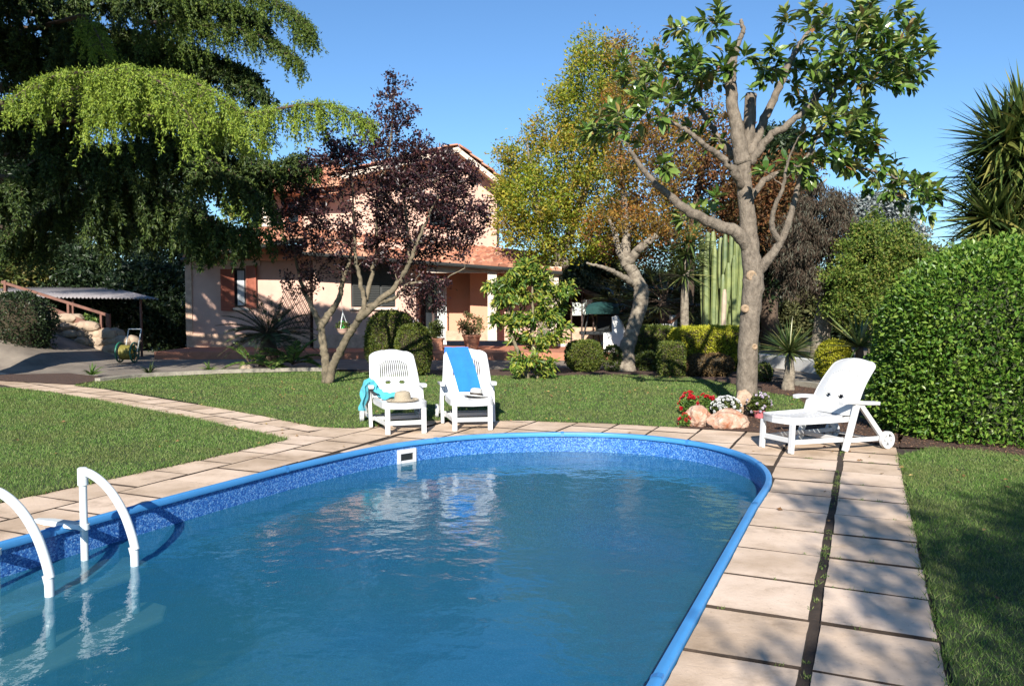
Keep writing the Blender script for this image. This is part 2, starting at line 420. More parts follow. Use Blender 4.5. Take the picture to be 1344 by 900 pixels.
# ---------------------------------------------------------------- pool outline
half = [(6.9, -0.71), (7.68, -0.93), (8.18, -1.29), (8.48, -1.76), (8.60, -2.4), (8.42, -3.10), (8.02, -3.76), (7.57, -4.16), (6.87, -4.49),
        (5.87, -4.66), (4.9, -4.72), (3.9, -4.75), (2.6, -4.76), (1.2, -4.76), (0.2, -4.6), (-0.8, -4.1), (-1.4, -3.2), (-1.5, -2.5), (-1.3, -1.8), (-0.7, -1.1), (0.3, -0.74), (1.5, -0.71), (3.0, -0.71), (4.5, -0.71), (5.8, -0.71)]
loop = half + [half[0]]
def closed(pts, sub):
    n = len(pts); out = []
    for i in range(n):
        a, b, c, d = [np.array(pts[(i + k) % n]) for k in (-1, 0, 1, 2)]
        for k in range(sub):
            t = k / sub; out.append(0.5 * ((2*b) + (c-a)*t + (2*a-5*b+4*c-d)*t*t + (3*b-a-3*c+d)*t**3))
    return np.array(out)
OUT = closed(half, 8); NO = len(OUT)
tg = np.roll(OUT, -1, 0) - np.roll(OUT, 1, 0); tg = tg / np.linalg.norm(tg, axis=1)[:, None]
CEN = np.array([3.5, -2.73]); NRM = np.stack([tg[:, 1], -tg[:, 0]], 1)
sgn = np.sign(((OUT - CEN) * NRM).sum(1))[:, None]; NRM = NRM * sgn
def off(d): return OUT + NRM * d

pool = empty('swimming_pool', W(3.5, -2.73, 0), 'oval swimming pool with bright blue rim and blue mosaic lining, sunk in the paving', 'swimming pool')
def ring(name, prof, mat, parent, smooth=True):
    """prof: list of (offset, z) swept round the pool"""
    V = []; Fs = []
    for d, z in prof:
        for p in off(d): V.append(W(p[0], p[1], z))
    for i in range(len(prof) - 1):
        for k in range(NO): Fs.append((i*NO+k, i*NO+(k+1) % NO, (i+1)*NO+(k+1) % NO, (i+1)*NO+k))
    return MB().add(V, Fs).build(name, mat, parent, smooth=smooth, auto=50)
ring('liner_wall', [(0.0, -0.008), (0.0, -0.12), (0.0, -1.3)], M['liner'], pool)
ring('rim', [(0.0, -0.03), (-0.022, -0.028), (-0.028, -0.01), (-0.022, 0.014), (0.0, 0.02), (0.018, 0.019), (0.026, 0.010), (0.026, -0.02)], M['coping'], pool)
M['joint'] = plain('coping_joint', (0.04, 0.19, 0.46), .5, .1)
for k in range(6, NO, 17):
    n_ = NRM[k]; t_ = tg[k]
    P_ = [OUT[k] + n_*d for d in (-.031, -.026, 0, .020, .030)]; Z_ = (-.028, .013, .0245, .0235, -.01)
    V_ = [W(*(q_ + t_*e), z_) for e in (-.018, .018) for q_, z_ in zip(P_, Z_)]
    MB().add(V_, [(i, i+1, i+6, i+5) for i in range(4)]).build('rim_joint', M['joint'], pool)
MB().add([W(p[0], p[1], -1.3) for p in off(0.01)], [tuple(range(NO))]).build('pool_floor', M['liner'], pool)
wt = MB().add([W(p[0], p[1], -0.2) for p in off(0.004)], [tuple(range(NO))]).build('water', M['water']); tag(wt, kind='structure')
# skimmer on the far left wall
k = int(np.argmin(np.linalg.norm(OUT - np.array([7.12, -4.40]), axis=1)))
c2 = off(-0.006)[k]; n2 = -NRM[k]; tt = np.array([-n2[1], n2[0]])
def WK(a, d, z): q = c2 + tt * a + n2 * d; return W(q[0], q[1], z)
sk = empty('pool_skimmer', W(c2[0], c2[1], -0.16), 'white square skimmer opening set in the blue far wall of the pool', 'skimmer')
fr = MB(); hw, z0, z1 = 0.115, -0.275, -0.055
for (a0, a1, b0, b1) in ((-hw, hw, z1 - 0.045, z1), (-hw, hw, z0, z0 + 0.04), (-hw, -hw + 0.035, z0 + 0.04, z1 - 0.045), (hw - 0.035, hw, z0 + 0.04, z1 - 0.045)):
    V = [WK(a, d, z) for d in (0, 0.02) for a, z in ((a0, b0), (a1, b0), (a1, b1), (a0, b1))]
    fr.add(V, [(0,1,2,3), (7,6,5,4), (0,4,5,1), (1,5,6,2), (2,6,7,3), (3,7,4,0)])
fr.build('frame', M['plastic'], sk)
fl = MB(); fl.add([WK(a, 0.004, z) for a, z in ((-0.08, z0+0.04), (0.08, z0+0.04), (0.08, z1-0.045), (-0.08, z1-0.045))], [(0,1,2,3)]); fl.build('opening', M['dark_metal'], sk)
fl = MB(); fl.add([WK(a, d, z) for a, z, d in ((-0.08, z0+0.04, .018), (0.08, z0+0.04, .018), (0.08, z0+0.1, .006), (-0.08, z0+0.1, .006))], [(0,1,2,3)]); fl.build('flap', M['plastic'], sk)

# ---------------------------------------------------------------- ground sheet with the pool cut out
V = [W(p[0], p[1], -0.012) for p in off(0.03)]; R1 = []
for p in OUT:
    d = (p - CEN) / np.linalg.norm(p - CEN); R1.append(W(*(CEN + d * 12), -0.012))
R2 = [Vector((p.x + (p.x - W(*CEN).x) * 60, p.y + (p.y - W(*CEN).y) * 60, -0.012)) for p in R1]
Fs = [(i*NO+k, i*NO+(k+1) % NO, (i+1)*NO+(k+1) % NO, (i+1)*NO+k) for i in range(2) for k in range(NO)]
tag(MB().add(V + R1 + R2, Fs).build('ground', M['soil']), kind='structure')

# ---------------------------------------------------------------- paving slabs
rs = random.Random(3); SV = []; SF = []; SR = []
def clip(poly, a, b, c):     # keep a*x+b*y>=c
    out = []
    for i in range(len(poly)):
        p, q = poly[i], poly[(i+1) % len(poly)]; dp = a*p[0]+b*p[1]-c; dq = a*q[0]+b*q[1]-c
        if dp >= 0: out.append(p)
        if (dp >= 0) != (dq >= 0): t = dp / (dp - dq); out.append((p[0]+(q[0]-p[0])*t, p[1]+(q[1]-p[1])*t))
    return out
def slab(poly, ztop=0.0, conv=W):
    """one slab with a chamfered, slightly worn edge"""
    if len(poly) < 3: return
    n = len(poly); cx = sum(p[0] for p in poly)/n; cy = sum(p[1] for p in poly)/n
    zt = ztop + rs.uniform(-0.003, 0.003); tl = (rs.uniform(-.006, .006), rs.uniform(-.006, .006)); b = len(SV); r = rs.random()
    dense = []
    for i in range(n):
        p, q = poly[i], poly[(i+1) % n]; m = max(1, int(math.hypot(q[0]-p[0], q[1]-p[1]) / 0.07))
        for k in range(m): dense.append((p[0]+(q[0]-p[0])*k/m, p[1]+(q[1]-p[1])*k/m))
    n = len(dense)
    for lay in range(3):
        for p in dense:
            d = math.hypot(p[0]-cx, p[1]-cy) or 1; ins = (0.0, 0.0, 0.004)[lay] + (rs.uniform(0, 0.0035) if lay else 0)
            z = (-0.04, zt - 0.006, zt)[lay] + tl[0]*(p[0]-cx) + tl[1]*(p[1]-cy)
            SV.append(conv(p[0] + (cx-p[0])/d*ins, p[1] + (cy-p[1])/d*ins, z)); SR.append(r)
    for lay in range(2):
        for k in range(n): SF.append((b+lay*n+k, b+lay*n+(k+1) % n, b+(lay+1)*n+(k+1) % n, b+(lay+1)*n+k))
    SF.append(tuple(b + 2*n + k for k in range(n)))
def cell(u0, u1, v0, v1):
    g = 0.009; poly = [(u0+g, v0+g), (u1-g, v0+g), (u1-g, v1-g), (u0+g, v1-g)]
    poly = [(p[0]+rs.uniform(-.006, .006), p[1]+rs.uniform(-.006, .006)) for p in poly]
    c = np.array([(u0+u1)/2, (v0+v1)/2])
    for _ in range(2):
        if len(poly) < 3: return
        c = np.mean(np.array(poly), 0)
        k = int(np.argmin(np.linalg.norm(OUT - c, axis=1))); n = NRM[k]; o = OUT[k] + n * 0.03
        poly = clip(poly, n[0], n[1], float(n @ o))
    # drop slivers and slabs inside the pool
    if len(poly) < 3: return
    a = abs(sum(poly[i][0]*poly[(i+1)%len(poly)][1]-poly[(i+1)%len(poly)][0]*poly[i][1] for i in range(len(poly))))/2
    cc = np.mean(np.array(poly), 0); k = int(np.argmin(np.linalg.norm(OUT - cc, axis=1)))
    if a < 0.012 or (cc - OUT[k]) @ NRM[k] < 0: return
    slab(poly)
U0 = 6.45; PU = 0.52
for i in range(-12, 7):
    u = U0 + i * PU
    cell(u, u + PU, -0.176, 0.325)                      # outer column on the right
    cell(u + rs.uniform(-.01, .01), u + PU, -0.72, -0.202)
    for j in range(8):
        v1 = -0.725 - 0.5 * j
        if u > 6.2: cell(u, u + PU, v1 - 0.5, v1)
    for j in range(2): cell(u + (0.2 if j else 0), u + PU + (0.2 if j else 0), -4.775 - 0.5 * (j + 1) - 0.0, -4.775 - 0.5 * j)
# the garden path leaving to the upper left
a0 = Vector((6.88, -5.74)); a1 = Vector((8.97, -12.6)); pd = (a1 - a0).normalized(); pn = Vector((-pd.y, pd.x))
if pn.x < 0: pn = -pn
def PW(s, t, z): q = a0 + pd * s + pn * t; return W(q.x, q.y, z)
for i in range(-1, 26):
    for j in range(2):
        s = i * 0.56 + (0.22 if j else 0); g = 0.012
        P4 = [(s+g+rs.uniform(-.01,.01), j*0.46+g), (s+0.56-g, j*0.46+g+rs.uniform(-.01,.01)), (s+0.56-g+rs.uniform(-.01,.01), (j+1)*0.46-g), (s+g, (j+1)*0.46-g)]
        slab(P4, -0.002, PW)
me = bpy.data.meshes.new('paving'); me.from_pydata([tuple(p) for p in SV], [], SF); me.materials.append(M['slab']); me.materials.append(M['soil']); me.polygons.foreach_set('material_index', [0 if len(f) > 4 else 1 for f in SF])
at = me.attributes.new('rnd', 'FLOAT', 'POINT'); at.data.foreach_set('value', SR); me.update()
tag(link('paving', me, None), kind='structure')

# ---------------------------------------------------------------- lawns
def g2(pts): return [tuple(G(x, y))[:2] for x, y in pts]
left_lawn = g2([(376, 577), (260, 604), (140, 630), (0, 660)]) + [(-7.5, 4.6), (-13, 9.0)] + g2([(-60, 507), (20, 510), (62, 514), (120, 524), (250, 549), (330, 566)])
mid_lawn = g2([(96, 506), (150, 512), (260, 530), (350, 547), (415, 560), (440, 561), (463, 562), (520, 557), (565, 552), (620, 551.5), (700, 552.5), (800, 556), (890, 561),
               (883, 553), (900, 545), (930, 541), (985, 541), (1040, 546), (1062, 540), (1045, 522), (1000, 515), (950, 502), (905, 496), (820, 492), (740, 493), (600, 494), (480, 489), (415, 488), (300, 491), (200, 495), (130, 500)])
edge = [tuple(W(u, 0.335))[:2] for u in (-3, 0, 3, 5, 6.5, 8.0, 8.45)]
right_lawn = edge + g2([(1230, 588), (1290, 592), (1344, 600), (1400, 606)]) + [(9, 6.2), (9, -3)]
def fill(name, polys, z, mat, kind='structure'):
    import bmesh
    bm = bmesh.new()
    for poly in polys:
        vs = [bm.verts.new((p[0], p[1], z)) for p in poly]; f = bm.faces.new(vs)
    bmesh.ops.triangulate(bm, faces=bm.faces[:])
    for f in bm.faces:
        if f.normal.z < 0: f.normal_flip()
    me = bpy.data.meshes.new(name); bm.to_mesh(me); bm.free(); o = link(name, me, mat)
    return tag(o, kind=kind)
fill('lawn_ground', [left_lawn, mid_lawn, right_lawn], 0.006, M['turf'])
M['grass'] = leafmat('grass', [(0.060, 0.130, 0.022), (0.105, 0.200, 0.036), (0.160, 0.255, 0.055), (0.28, 0.30, 0.12)], 0.6, 0.25, 0.25, patch=[(0.080, 0.130, 0.028), (0.145, 0.200, 0.048), (0.25, 0.26, 0.10)], pscale=1.1)
rg = np.random.default_rng(11); GV = []; 
for poly, dens, ov in ((left_lawn, 6500, .03), (mid_lawn, 5200, .02), (right_lawn, 8000, .02)):
    a = np.array(poly); x0, y0 = a.min(0) ; x1, y1 = a.max(0); x0 = max(x0, -9.5); x1 = min(x1, 7.5); y0 = max(y0, 2.3)
    n = int((x1-x0)*(y1-y0)*dens); px = rg.uniform(x0, x1, n); py = rg.uniform(y0, y1, n)
    vis = (np.abs(px) < py * 0.68 + 0.3); keep = rg.random(n) < np.minimum(1, (6.5 / np.maximum(py, 3)) ** 1.6)
    m = vis & keep; px, py = px[m], py[m]; m = inpoly(px + rg.normal(size=len(px))*ov, py + rg.normal(size=len(px))*ov, poly); GV.append(np.stack([px[m], py[m]], 1))
gp = np.concatenate(GV); n = len(gp); print('grass', n)
sc = np.clip(gp[:, 1] / 7.0, 0.7, 2.2); h = rg.uniform(0.014, 0.031, n) * sc ** 0.25; wd = rg.uniform(0.004, 0.008, n) * sc
an = rg.random(n) * 6.28; ln = rg.normal(size=(n, 2)) * 0.55 * h[:, None]
V = np.zeros((n, 3, 3)); V[:, 0, :2] = gp + np.stack([np.cos(an), np.sin(an)], 1) * wd[:, None] / 2; V[:, 1, :2] = gp - np.stack([np.cos(an), np.sin(an)], 1) * wd[:, None] / 2
V[:, 2, :2] = gp + ln; V[:, :2, 2] = 0.004; V[:, 2, 2] = h + 0.004
EV = []
for poly in (left_lawn, mid_lawn, right_lawn):      # longer blades leaning out over the edges
    for (xa, ya), (xb, yb) in zip(poly, poly[1:] + poly[:1]):
        if min(ya, yb) < 2 or max(ya, yb) > 13: continue
        L_ = math.hypot(xb-xa, yb-ya); m_ = int(L_*260)
        if m_ < 1: continue
        u_ = rg.random(m_); bx_ = xa + (xb-xa)*u_ + rg.normal(size=m_)*.018; by_ = ya + (yb-ya)*u_ + rg.normal(size=m_)*.018
        keep_ = np.sin(bx_*9 + by_*13) + rg.normal(size=m_) > -.2; bx_, by_ = bx_[keep_], by_[keep_]; m_ = len(bx_)
        e_ = np.zeros((m_, 3, 3)); a_ = rg.random(m_)*6.28; h_ = rg.uniform(.02, .055, m_)
        e_[:, 0, 0] = bx_ - .003*np.cos(a_); e_[:, 0, 1] = by_ - .003*np.sin(a_); e_[:, 1, 0] = bx_ + .003*np.cos(a_); e_[:, 1, 1] = by_ + .003*np.sin(a_)
        e_[:, 2, 0] = bx_ + rg.normal(size=m_)*.6*h_; e_[:, 2, 1] = by_ + rg.normal(size=m_)*.6*h_; e_[:, 2, 2] = h_; EV.append(e_)
V = np.concatenate([V] + EV); n = len(V)
o = npmesh('lawn_grass', V, np.arange(n * 3).reshape(n, 3), M['grass'], rnd=np.repeat(rg.random(n) ** 1.3, 3)); tag(o, 'short mown green grass of the lawns round the pool', 'grass', kind='stuff')

# mulch strips and beds
mul_strip = g2([(1178, 578), (1182, 588), (1230, 589), (1290, 594), (1344, 601), (1420, 609), (1420, 570), (1300, 560), (1180, 562)])
bed = g2([(884, 554), (892, 562), (1000, 568), (1090, 575), (1180, 588), (1190, 560), (1120, 545), (1062, 541), (1040, 546), (985, 541), (930, 541), (900, 545)])
palm_bed = g2([(1000, 500), (1000, 514), (1046, 522), (1062, 540), (1120, 545), (1110, 516), (1060, 508)])
shrub_bed = g2([(600, 487), (600, 494), (740, 493.5), (905, 497), (950, 503), (1000, 508), (1000, 490), (900, 484), (740, 483)])
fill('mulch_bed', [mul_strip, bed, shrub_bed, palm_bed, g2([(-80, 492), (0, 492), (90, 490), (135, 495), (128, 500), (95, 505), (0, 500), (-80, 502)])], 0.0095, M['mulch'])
# a scatter of bark chips
n = 9000; a = np.array(bed + mul_strip + palm_bed); q = np.stack([rg.uniform(a[:,0].min(), a[:,0].max(), n*3), rg.uniform(a[:,1].min(), a[:,1].max(), n*3)], 1)
m = inpoly(q[:,0], q[:,1], bed) | inpoly(q[:,0], q[:,1], mul_strip) | inpoly(q[:,0], q[:,1], palm_bed); q = q[m]; n = len(q)
M['chips'] = leafmat('bark_chips', [(0.035, 0.018, 0.01), (0.09, 0.045, 0.025), (0.19, 0.11, 0.065)], 0.9, 0)
o = leaves('bark_chips', np.c_[q, np.full(n, 0.010) + rg.random(n)*0.012], np.c_[rg.normal(size=(n, 2)), rg.normal(size=n)*0.25], rg.uniform(.012, .035, n), rg.uniform(.006, .016, n), M['chips'], up=1.0, rng=rg)
tag(o, 'brown bark chips and leaf litter covering the planting beds', 'bark chips', kind='stuff')
# concrete drive round the lawns and house
fill('driveway', [g2([(-300, 505), (0, 503), (95, 503), (130, 497), (200, 491), (300, 487), (415, 484), (480, 485), (600, 485), (740, 482), (900, 483), (1000, 489), (1062, 505), (1115, 514), (1200, 530), (1300, 520), (1300, 452), (1000, 448), (600, 447), (100, 447), (-300, 447)])], -0.006, M['driveway'])
def kerb(name, px, w_, h_, mat, z=-0.03):
    pts = catmull([G(x, y) for x, y in px], 5); mb = MB()
    for p, q in zip(pts[:-1], pts[1:]):
        p = Vector(p); q = Vector(q); mb.bar((p.x, p.y, z + h_/2), (q.x, q.y, z + h_/2), w_, h_)
    return mb.build(name, mat)
tag(kerb('lawn_kerb', [(128, 501), (200, 494), (300, 489), (400, 486.5), (440, 487)], 0.14, 0.10, M['kerb']), 'low stone kerb between the lawn and the drive at the left', 'kerb')
tag(kerb('lawn_kerb', [(1046, 506), (1080, 511), (1115, 517), (1160, 527), (1200, 540)], 0.16, 0.13, M['kerb']), 'curved pale stone kerb behind the side lounger', 'kerb')
tag(kerb('white_low_wall', [(735, 463), (800, 460), (870, 464), (930, 470), (990, 478), (1050, 486), (1095, 494), (1135, 506), (1170, 522)], 0.22, 0.30, M['white_wall']), 'low curving whitewashed border wall in front of the clipped golden hedge', 'low wall')
# ---------------------------------------------------------------- house
HD = 24.0; ZT = 0.19
def X_(x, D=HD): return A(x, 400, D).x
def Z_(y, D=HD): return A(672, y, D).z
house = empty('house', (X_(450), HD, 0), 'two storey pink plastered villa with terracotta tiled roofs and brown shutters', 'house')
def wall(name, x0, x1, y0, y1, D, th, mat, holes=()):
    """front wall from pixel x0..x1 (columns) and y0 (top)..y1 (bottom) with rectangular openings"""
    xs = sorted({X_(x0, D), X_(x1, D), *[X_(h[0], D) for h in holes], *[X_(h[1], D) for h in holes]}); zs = sorted({Z_(y0, D), Z_(y1, D), *[Z_(h[2], D) for h in holes], *[Z_(h[3], D) for h in holes]})
    mb = MB()
    for i in range(len(xs)-1):
        for j in range(len(zs)-1):
            cx = (xs[i]+xs[i+1])/2; cz = (zs[j]+zs[j+1])/2
            if any(X_(h[0], D) < cx < X_(h[1], D) and Z_(h[3], D) < cz < Z_(h[2], D) for h in holes): continue
            mb.box(xs[i], xs[i+1], D, D + th, zs[j], zs[j+1])
    return mb.build(name, mat, house)
def bx(name, x0, x1, y0, y1, D, th, mat, parent=house):
    return MB().box(X_(x0, D), X_(x1, D), D, D + th, Z_(y1, D), Z_(y0, D)).build(name, mat, parent)
wall('wall', 245, 411, 322, 456, HD, 0.3, M['pink'], [(307, 323, 352, 403)])
MB().box(X_(245)-0.002, X_(245)+0.3, HD+0.3, HD+8, ZT, 2.9).build('side_wall', M['pink'], house)
bx('stone_base', 244, 412, 438.5, 456, HD - 0.06, 0.06, M['tan_stone'])
bx('corner_pilaster', 243.5, 252, 340, 438.3, HD - 0.04, 0.04, M['tan_stone'])
wall('wall', 411, 546, 318, 457, HD - 0.6, 0.9, M['pink'], [(461, 519, 346, 403)])
bx('stone_base', 411, 546, 439, 458, HD - 0.66, 0.06, M['tan_stone'])
# the recessed porch, salmon plaster
wall('porch_wall', 546, 617, 342, 446, HD + 0.7, 0.25, M['salmon'], [(552, 584, 362, 446)])
wall('porch_wall', 617, 655, 344, 447, HD + 0.25, 0.25, M['salmon'])
wall('porch_wall', 655, 733, 356, 447, HD + 0.5, 0.25, M['pink'])
bx('stone_base', 585, 655, 434, 447, HD + 0.19, 0.06, M['tan_stone'])
MB().box(X_(700), X_(732, HD+.5), HD + 0.75, HD + 7, ZT, 2.3).build('side_wall', M['pink'], house)
pp = bx('porch_pillar', 640, 652, 352, 447, HD - 1.4, 0.28, M['cream'])
pp = bx('porch_pillar', 722, 733, 358, 449, HD - 1.4, 0.28, M['cream'])
MB().box(X_(560, HD-1.4), X_(737, HD-1.4), HD - 1.38, HD - 1.15, Z_(358, HD-1.4), Z_(350, HD-1.4)).build('porch_beam', M['cream'], house)
# fascia, lintel board
bx('fascia_beam', 247, 411, 334, 341, HD - 0.35, 0.34, M['salmon'])
bx('lintel_board', 291, 342, 341.3, 348, HD - 0.05, 0.05, M['cream'])
MB().bar(A(338, 326, HD - .7), A(350, 331, HD + .02), 0.25, 0.22).build('bracket', M['salmon'], house)
# window with open shutters
wn = bx('window', 306, 324, 351, 404, HD + 0.06, 0.05, M['dark_wood'])
bx('pane', 309.5, 321.5, 355, 401, HD + 0.055, 0.02, M['glass'], wn)
def m_curtain():
    return plain('curtain', (0.45, 0.47, 0.48), 0.8, 0.25, 3, stretch=(14, 1, 0.3))
cu = bx('curtain', 312, 321, 355.3, 400.5, HD + 0.04, 0.01, m_curtain(), wn)
bx('sill', 304, 327, 404, 407, HD - 0.08, 0.2, M['cream'], wn)
def shutter(xa, ya, Da, xb, yb, Db, y1a, y1b):
    a = A(xa, ya, Da); b = A(xb, yb, Db); za, zb = a.z, A(xa, y1a, Da).z
    d = Vector((b.x-a.x, b.y-a.y, 0)); L = d.length; d.normalize(); n = Vector((d.y, -d.x, 0)); mb = MB()
    def pb(s0, s1, z0, z1, t0, t1):
        V = [Vector((a.x, a.y, 0)) + d*s + n*t + Vector((0,0,z)) for z in (z0, z1) for s, t in ((s0,t0),(s1,t0),(s1,t1),(s0,t1))]
        mb.add(V, [(0,3,2,1),(4,5,6,7),(0,1,5,4),(1,2,6,5),(2,3,7,6),(3,0,4,7)])
    pb(0, 0.06, zb, za, -.02, .02); pb(L-0.06, L, zb, za, -.02, .02); pb(.06, L-.06, zb, zb+.09, -.018, .018); pb(.06, L-.06, za-.07, za, -.018, .018)
    zm = (za+zb)/2; pb(.06, L-.06, zm-.04, zm+.04, -.018, .018)
    z = zb + .10
    while z < za - .09:
        if abs(z - zm) > .055: pb(.06, L-.06, z, z + .022, -.012, .010)
        z += .034
    pb(.06, L-.06, zb+.09, za-.07, -.003, .003)
    return mb.build('shutter', M['shutter'], house)
shutter(289, 353, HD - 0.22, 307, 352, HD - 0.04, 408, 404)
shutter(323, 349, HD - 0.04, 336, 348, HD - 0.10, 404, 404)
# the dark shuttered window behind the plum tree
w2 = bx('window', 461, 519, 346, 403, HD - 0.52, 0.05, M['dark_metal'])
for k in range(3):
    xx = 463 + k * 19
    pl = MB(); x0, x1 = X_(xx, HD-.6), X_(xx + 16, HD-.6); z = Z_(401, HD-.6)
    while z < Z_(349, HD-.6): pl.box(x0, x1, HD-.57, HD-.54, z, z+.03); z += .05
    pl.build('louvre', M['dark_metal'], w2)
bx('sill', 458, 522, 403.5, 406.5, HD - 0.7, 0.2, M['cream'], w2)
# door in the porch
dr = bx('door', 552, 584, 362, 446, HD + 0.78, 0.05, M['dark_wood'])
bx('pane', 556, 567, 368, 438, HD + 0.765, 0.02, M['glass'], dr); bx('pane', 570, 581, 368, 438, HD + 0.765, 0.02, M['glass'], dr)
sc_ = MB()
for k in range(5): sc_.box(X_(574+k*2.6, HD+.3), X_(575.6+k*2.6, HD+.3), HD+.30, HD+.33, ZT+.05, Z_(372, HD+.3))
sc_.box(X_(573, HD+.3), X_(587, HD+.3), HD+.3, HD+.33, Z_(372, HD+.3), Z_(369, HD+.3)); sc_.build('security_grille', M['rail'], house)
# lattice on the wall
lt = MB(); x0, x1, z0, z1 = X_(371), X_(413), Z_(432), Z_(377); yy = HD - 0.70 if False else HD - 0.08
s = 0.13; wdt, hgt = x1-x0, z1-z0; k = -20
while k < 30:
    for sg in (1, -1):
        pts = []
        xa = x0 + k * s; 
        for t in np.linspace(0, 1, 60):
            z = z0 + hgt * t; x = (xa + hgt*0.55*t) if sg > 0 else (xa + hgt*0.55*(1-t))
            if x0 <= x <= x1: pts.append((x, yy - (0.012 if sg > 0 else 0), z))
        if len(pts) > 1: lt.bar(pts[0], pts[-1], 0.012, 0.03, up=(0, 1, 0))
    k += 1
lt.build('lattice', M['dark_wood'], house)
# roofs of clay tiles: real rolls and courses
def tiled(name, e0, e1, r0, r1, mat=M['tile'], pitch=0.25, course=0.42, parent=house):
    e0, e1, r0, r1 = map(Vector, (e0, e1, r0, r1)); n = (e1-e0).cross(r0-e0).normalized()
    if n.z < 0: n = -n
    Lu = (e1-e0).length; Lv = ((r0-e0).length + (r1-e1).length)/2; nu = max(6, int(Lu/pitch)*6); nv = max(2, int(Lv/course)) 
    V = []; Fs = []
    rows = []
    for j in range(nv):
        rows += [(j/nv, 0.045), ((j+1)/nv - 1e-4, 0.0)]
    for v, hh in rows:
        a = e0.lerp(r0, v); b = e1.lerp(r1, v)
        for i in range(nu+1):
            u = i/nu; V.append(a.lerp(b, u) + n*(hh + 0.065*abs(math.sin(math.pi*u*nu/6))**0.8))
    for j in range(len(rows)-1):
        for i in range(nu): Fs.append((j*(nu+1)+i, j*(nu+1)+i+1, (j+1)*(nu+1)+i+1, (j+1)*(nu+1)+i))
    b = len(V); c = n * 0.12
    V += [e0-c, e1-c, r1-c, r0-c]; Fs += [(b, b+3, b+2, b+1)]
    Fs.append(tuple([b, b+1] + list(range(nu, -1, -1))))
    return MB().add(V, Fs).build(name, mat, parent, smooth=False)
D1 = HD - 0.75
tiled('roof', A(240, 339, D1), A(398, 312, D1 - 1.0), A(268, 312, HD+1.3), A(398, 292, HD+1.0))
MB().tube([A(238, 341, D1-.07), A(398, 314.5, D1-1.07)], 0.06, 8).build('gutter', M['dark_metal'], house)
MB().add([A(240, 342, D1), A(398, 316, D1-1.0), A(398, 318, HD-.3), A(240, 341, HD)], [(0,1,2,3)]).build('soffit', M['salmon'], house)
D2 = HD - 1.75
tiled('roof', A(398, 330, D2), A(737, 356, D2 + .3), A(398, 300, HD+1.2), A(703, 332, HD+1.6))
MB().tube([A(396, 333, D2-.07), A(738, 358.5, D2+.23)], 0.06, 8).build('gutter', M['dark_metal'], house)
MB().add([A(398, 335, D2+.02), A(737, 360, D2+.32), A(737, 352, HD+.5), A(398, 330, HD-.6)], [(0,1,2,3)]).build('soffit', M['cream'], house)
# upper storey
UD = HD + 1.5
up = MB(); pts = [(355, 300), (652, 335), (652, 236), (601, 197), (440, 236), (355, 252)]
F0 = [A(x, y, UD) for x, y in pts]; F1 = [p + Vector((0, 5, 0)) for p in F0]; n = len(F0)
up.add(F0 + F1, [tuple(range(n)), tuple(range(2*n-1, n-1, -1))] + [(i, n+i, n+(i+1)%n, (i+1)%n) for i in range(n)]); up.build('upper_wall', M['pink'], house)
def flat_roof(e0, e1, d0, d1):   # slope in x, running back in y
    a = A(*e0, UD - 0.8); b = A(*e1, UD - 0.8)
    return tiled('roof', a, a + Vector((0, 6.2, 0.0)), b, b + Vector((0, 6.2, 0.0)))
flat_roof((662, 238), (601, 190), 0, 0); flat_roof((430, 229), (601, 190), 0, 0)
for (x0, y0, x1, y1) in ((601, 193, 663, 242), (428, 233, 601, 193)):
    a = A(x0, y0, UD-.78); b = A(x1, y1, UD-.78); c = Vector((0, .8, 0)); d = Vector((0, 0, -.16))
    MB().add([a+d, b+d, b+c+d, a+c+d, a, b, b+c, a+c], [(3,2,1,0),(4,5,6,7),(0,1,5,4),(1,2,6,5),(2,3,7,6),(3,0,4,7)]).build('verge_soffit', M['cream'], house)
a = A(322, 250, UD-1.2); b = A(448, 238, UD-1.2)
tiled('roof', a, b, A(335, 226, UD+2.2), A(448, 216, UD+2.2))
bx('fascia_beam', 330, 445, 243, 254, UD - 0.9, 0.3, M['salmon'])
MB().bar(A(352, 262, UD-.6), A(352, 298, UD-.6), .3, .3).build('upper_pillar', M['cream'], house)
w3 = bx('window', 375, 398, 262, 296, UD - 0.03, 0.05, M['shutter']); bx('pane', 380, 393, 266, 292, UD - 0.04, 0.02, M['glass'], w3)
w3 = bx('window', 560, 590, 262, 300, UD - 0.03, 0.05, M['shutter']); bx('pane', 564, 586, 266, 296, UD - 0.04, 0.02, M['glass'], w3)
MB().tube([A(409, 330, HD-.35), A(409, 336, HD-.12), A(409, 455, HD-.12)], .045, 8).build('downpipe', M['dark_wood'], house, smooth=True)
# terrace of terracotta tiles in front
tr = MB().box(X_(252), X_(560), HD - 2.6, HD, -0.02, ZT).box(X_(560), X_(830, HD), HD - 3.0, HD + 5, -0.02, ZT).build('terrace', M['terracotta']); tag(tr, kind='structure')

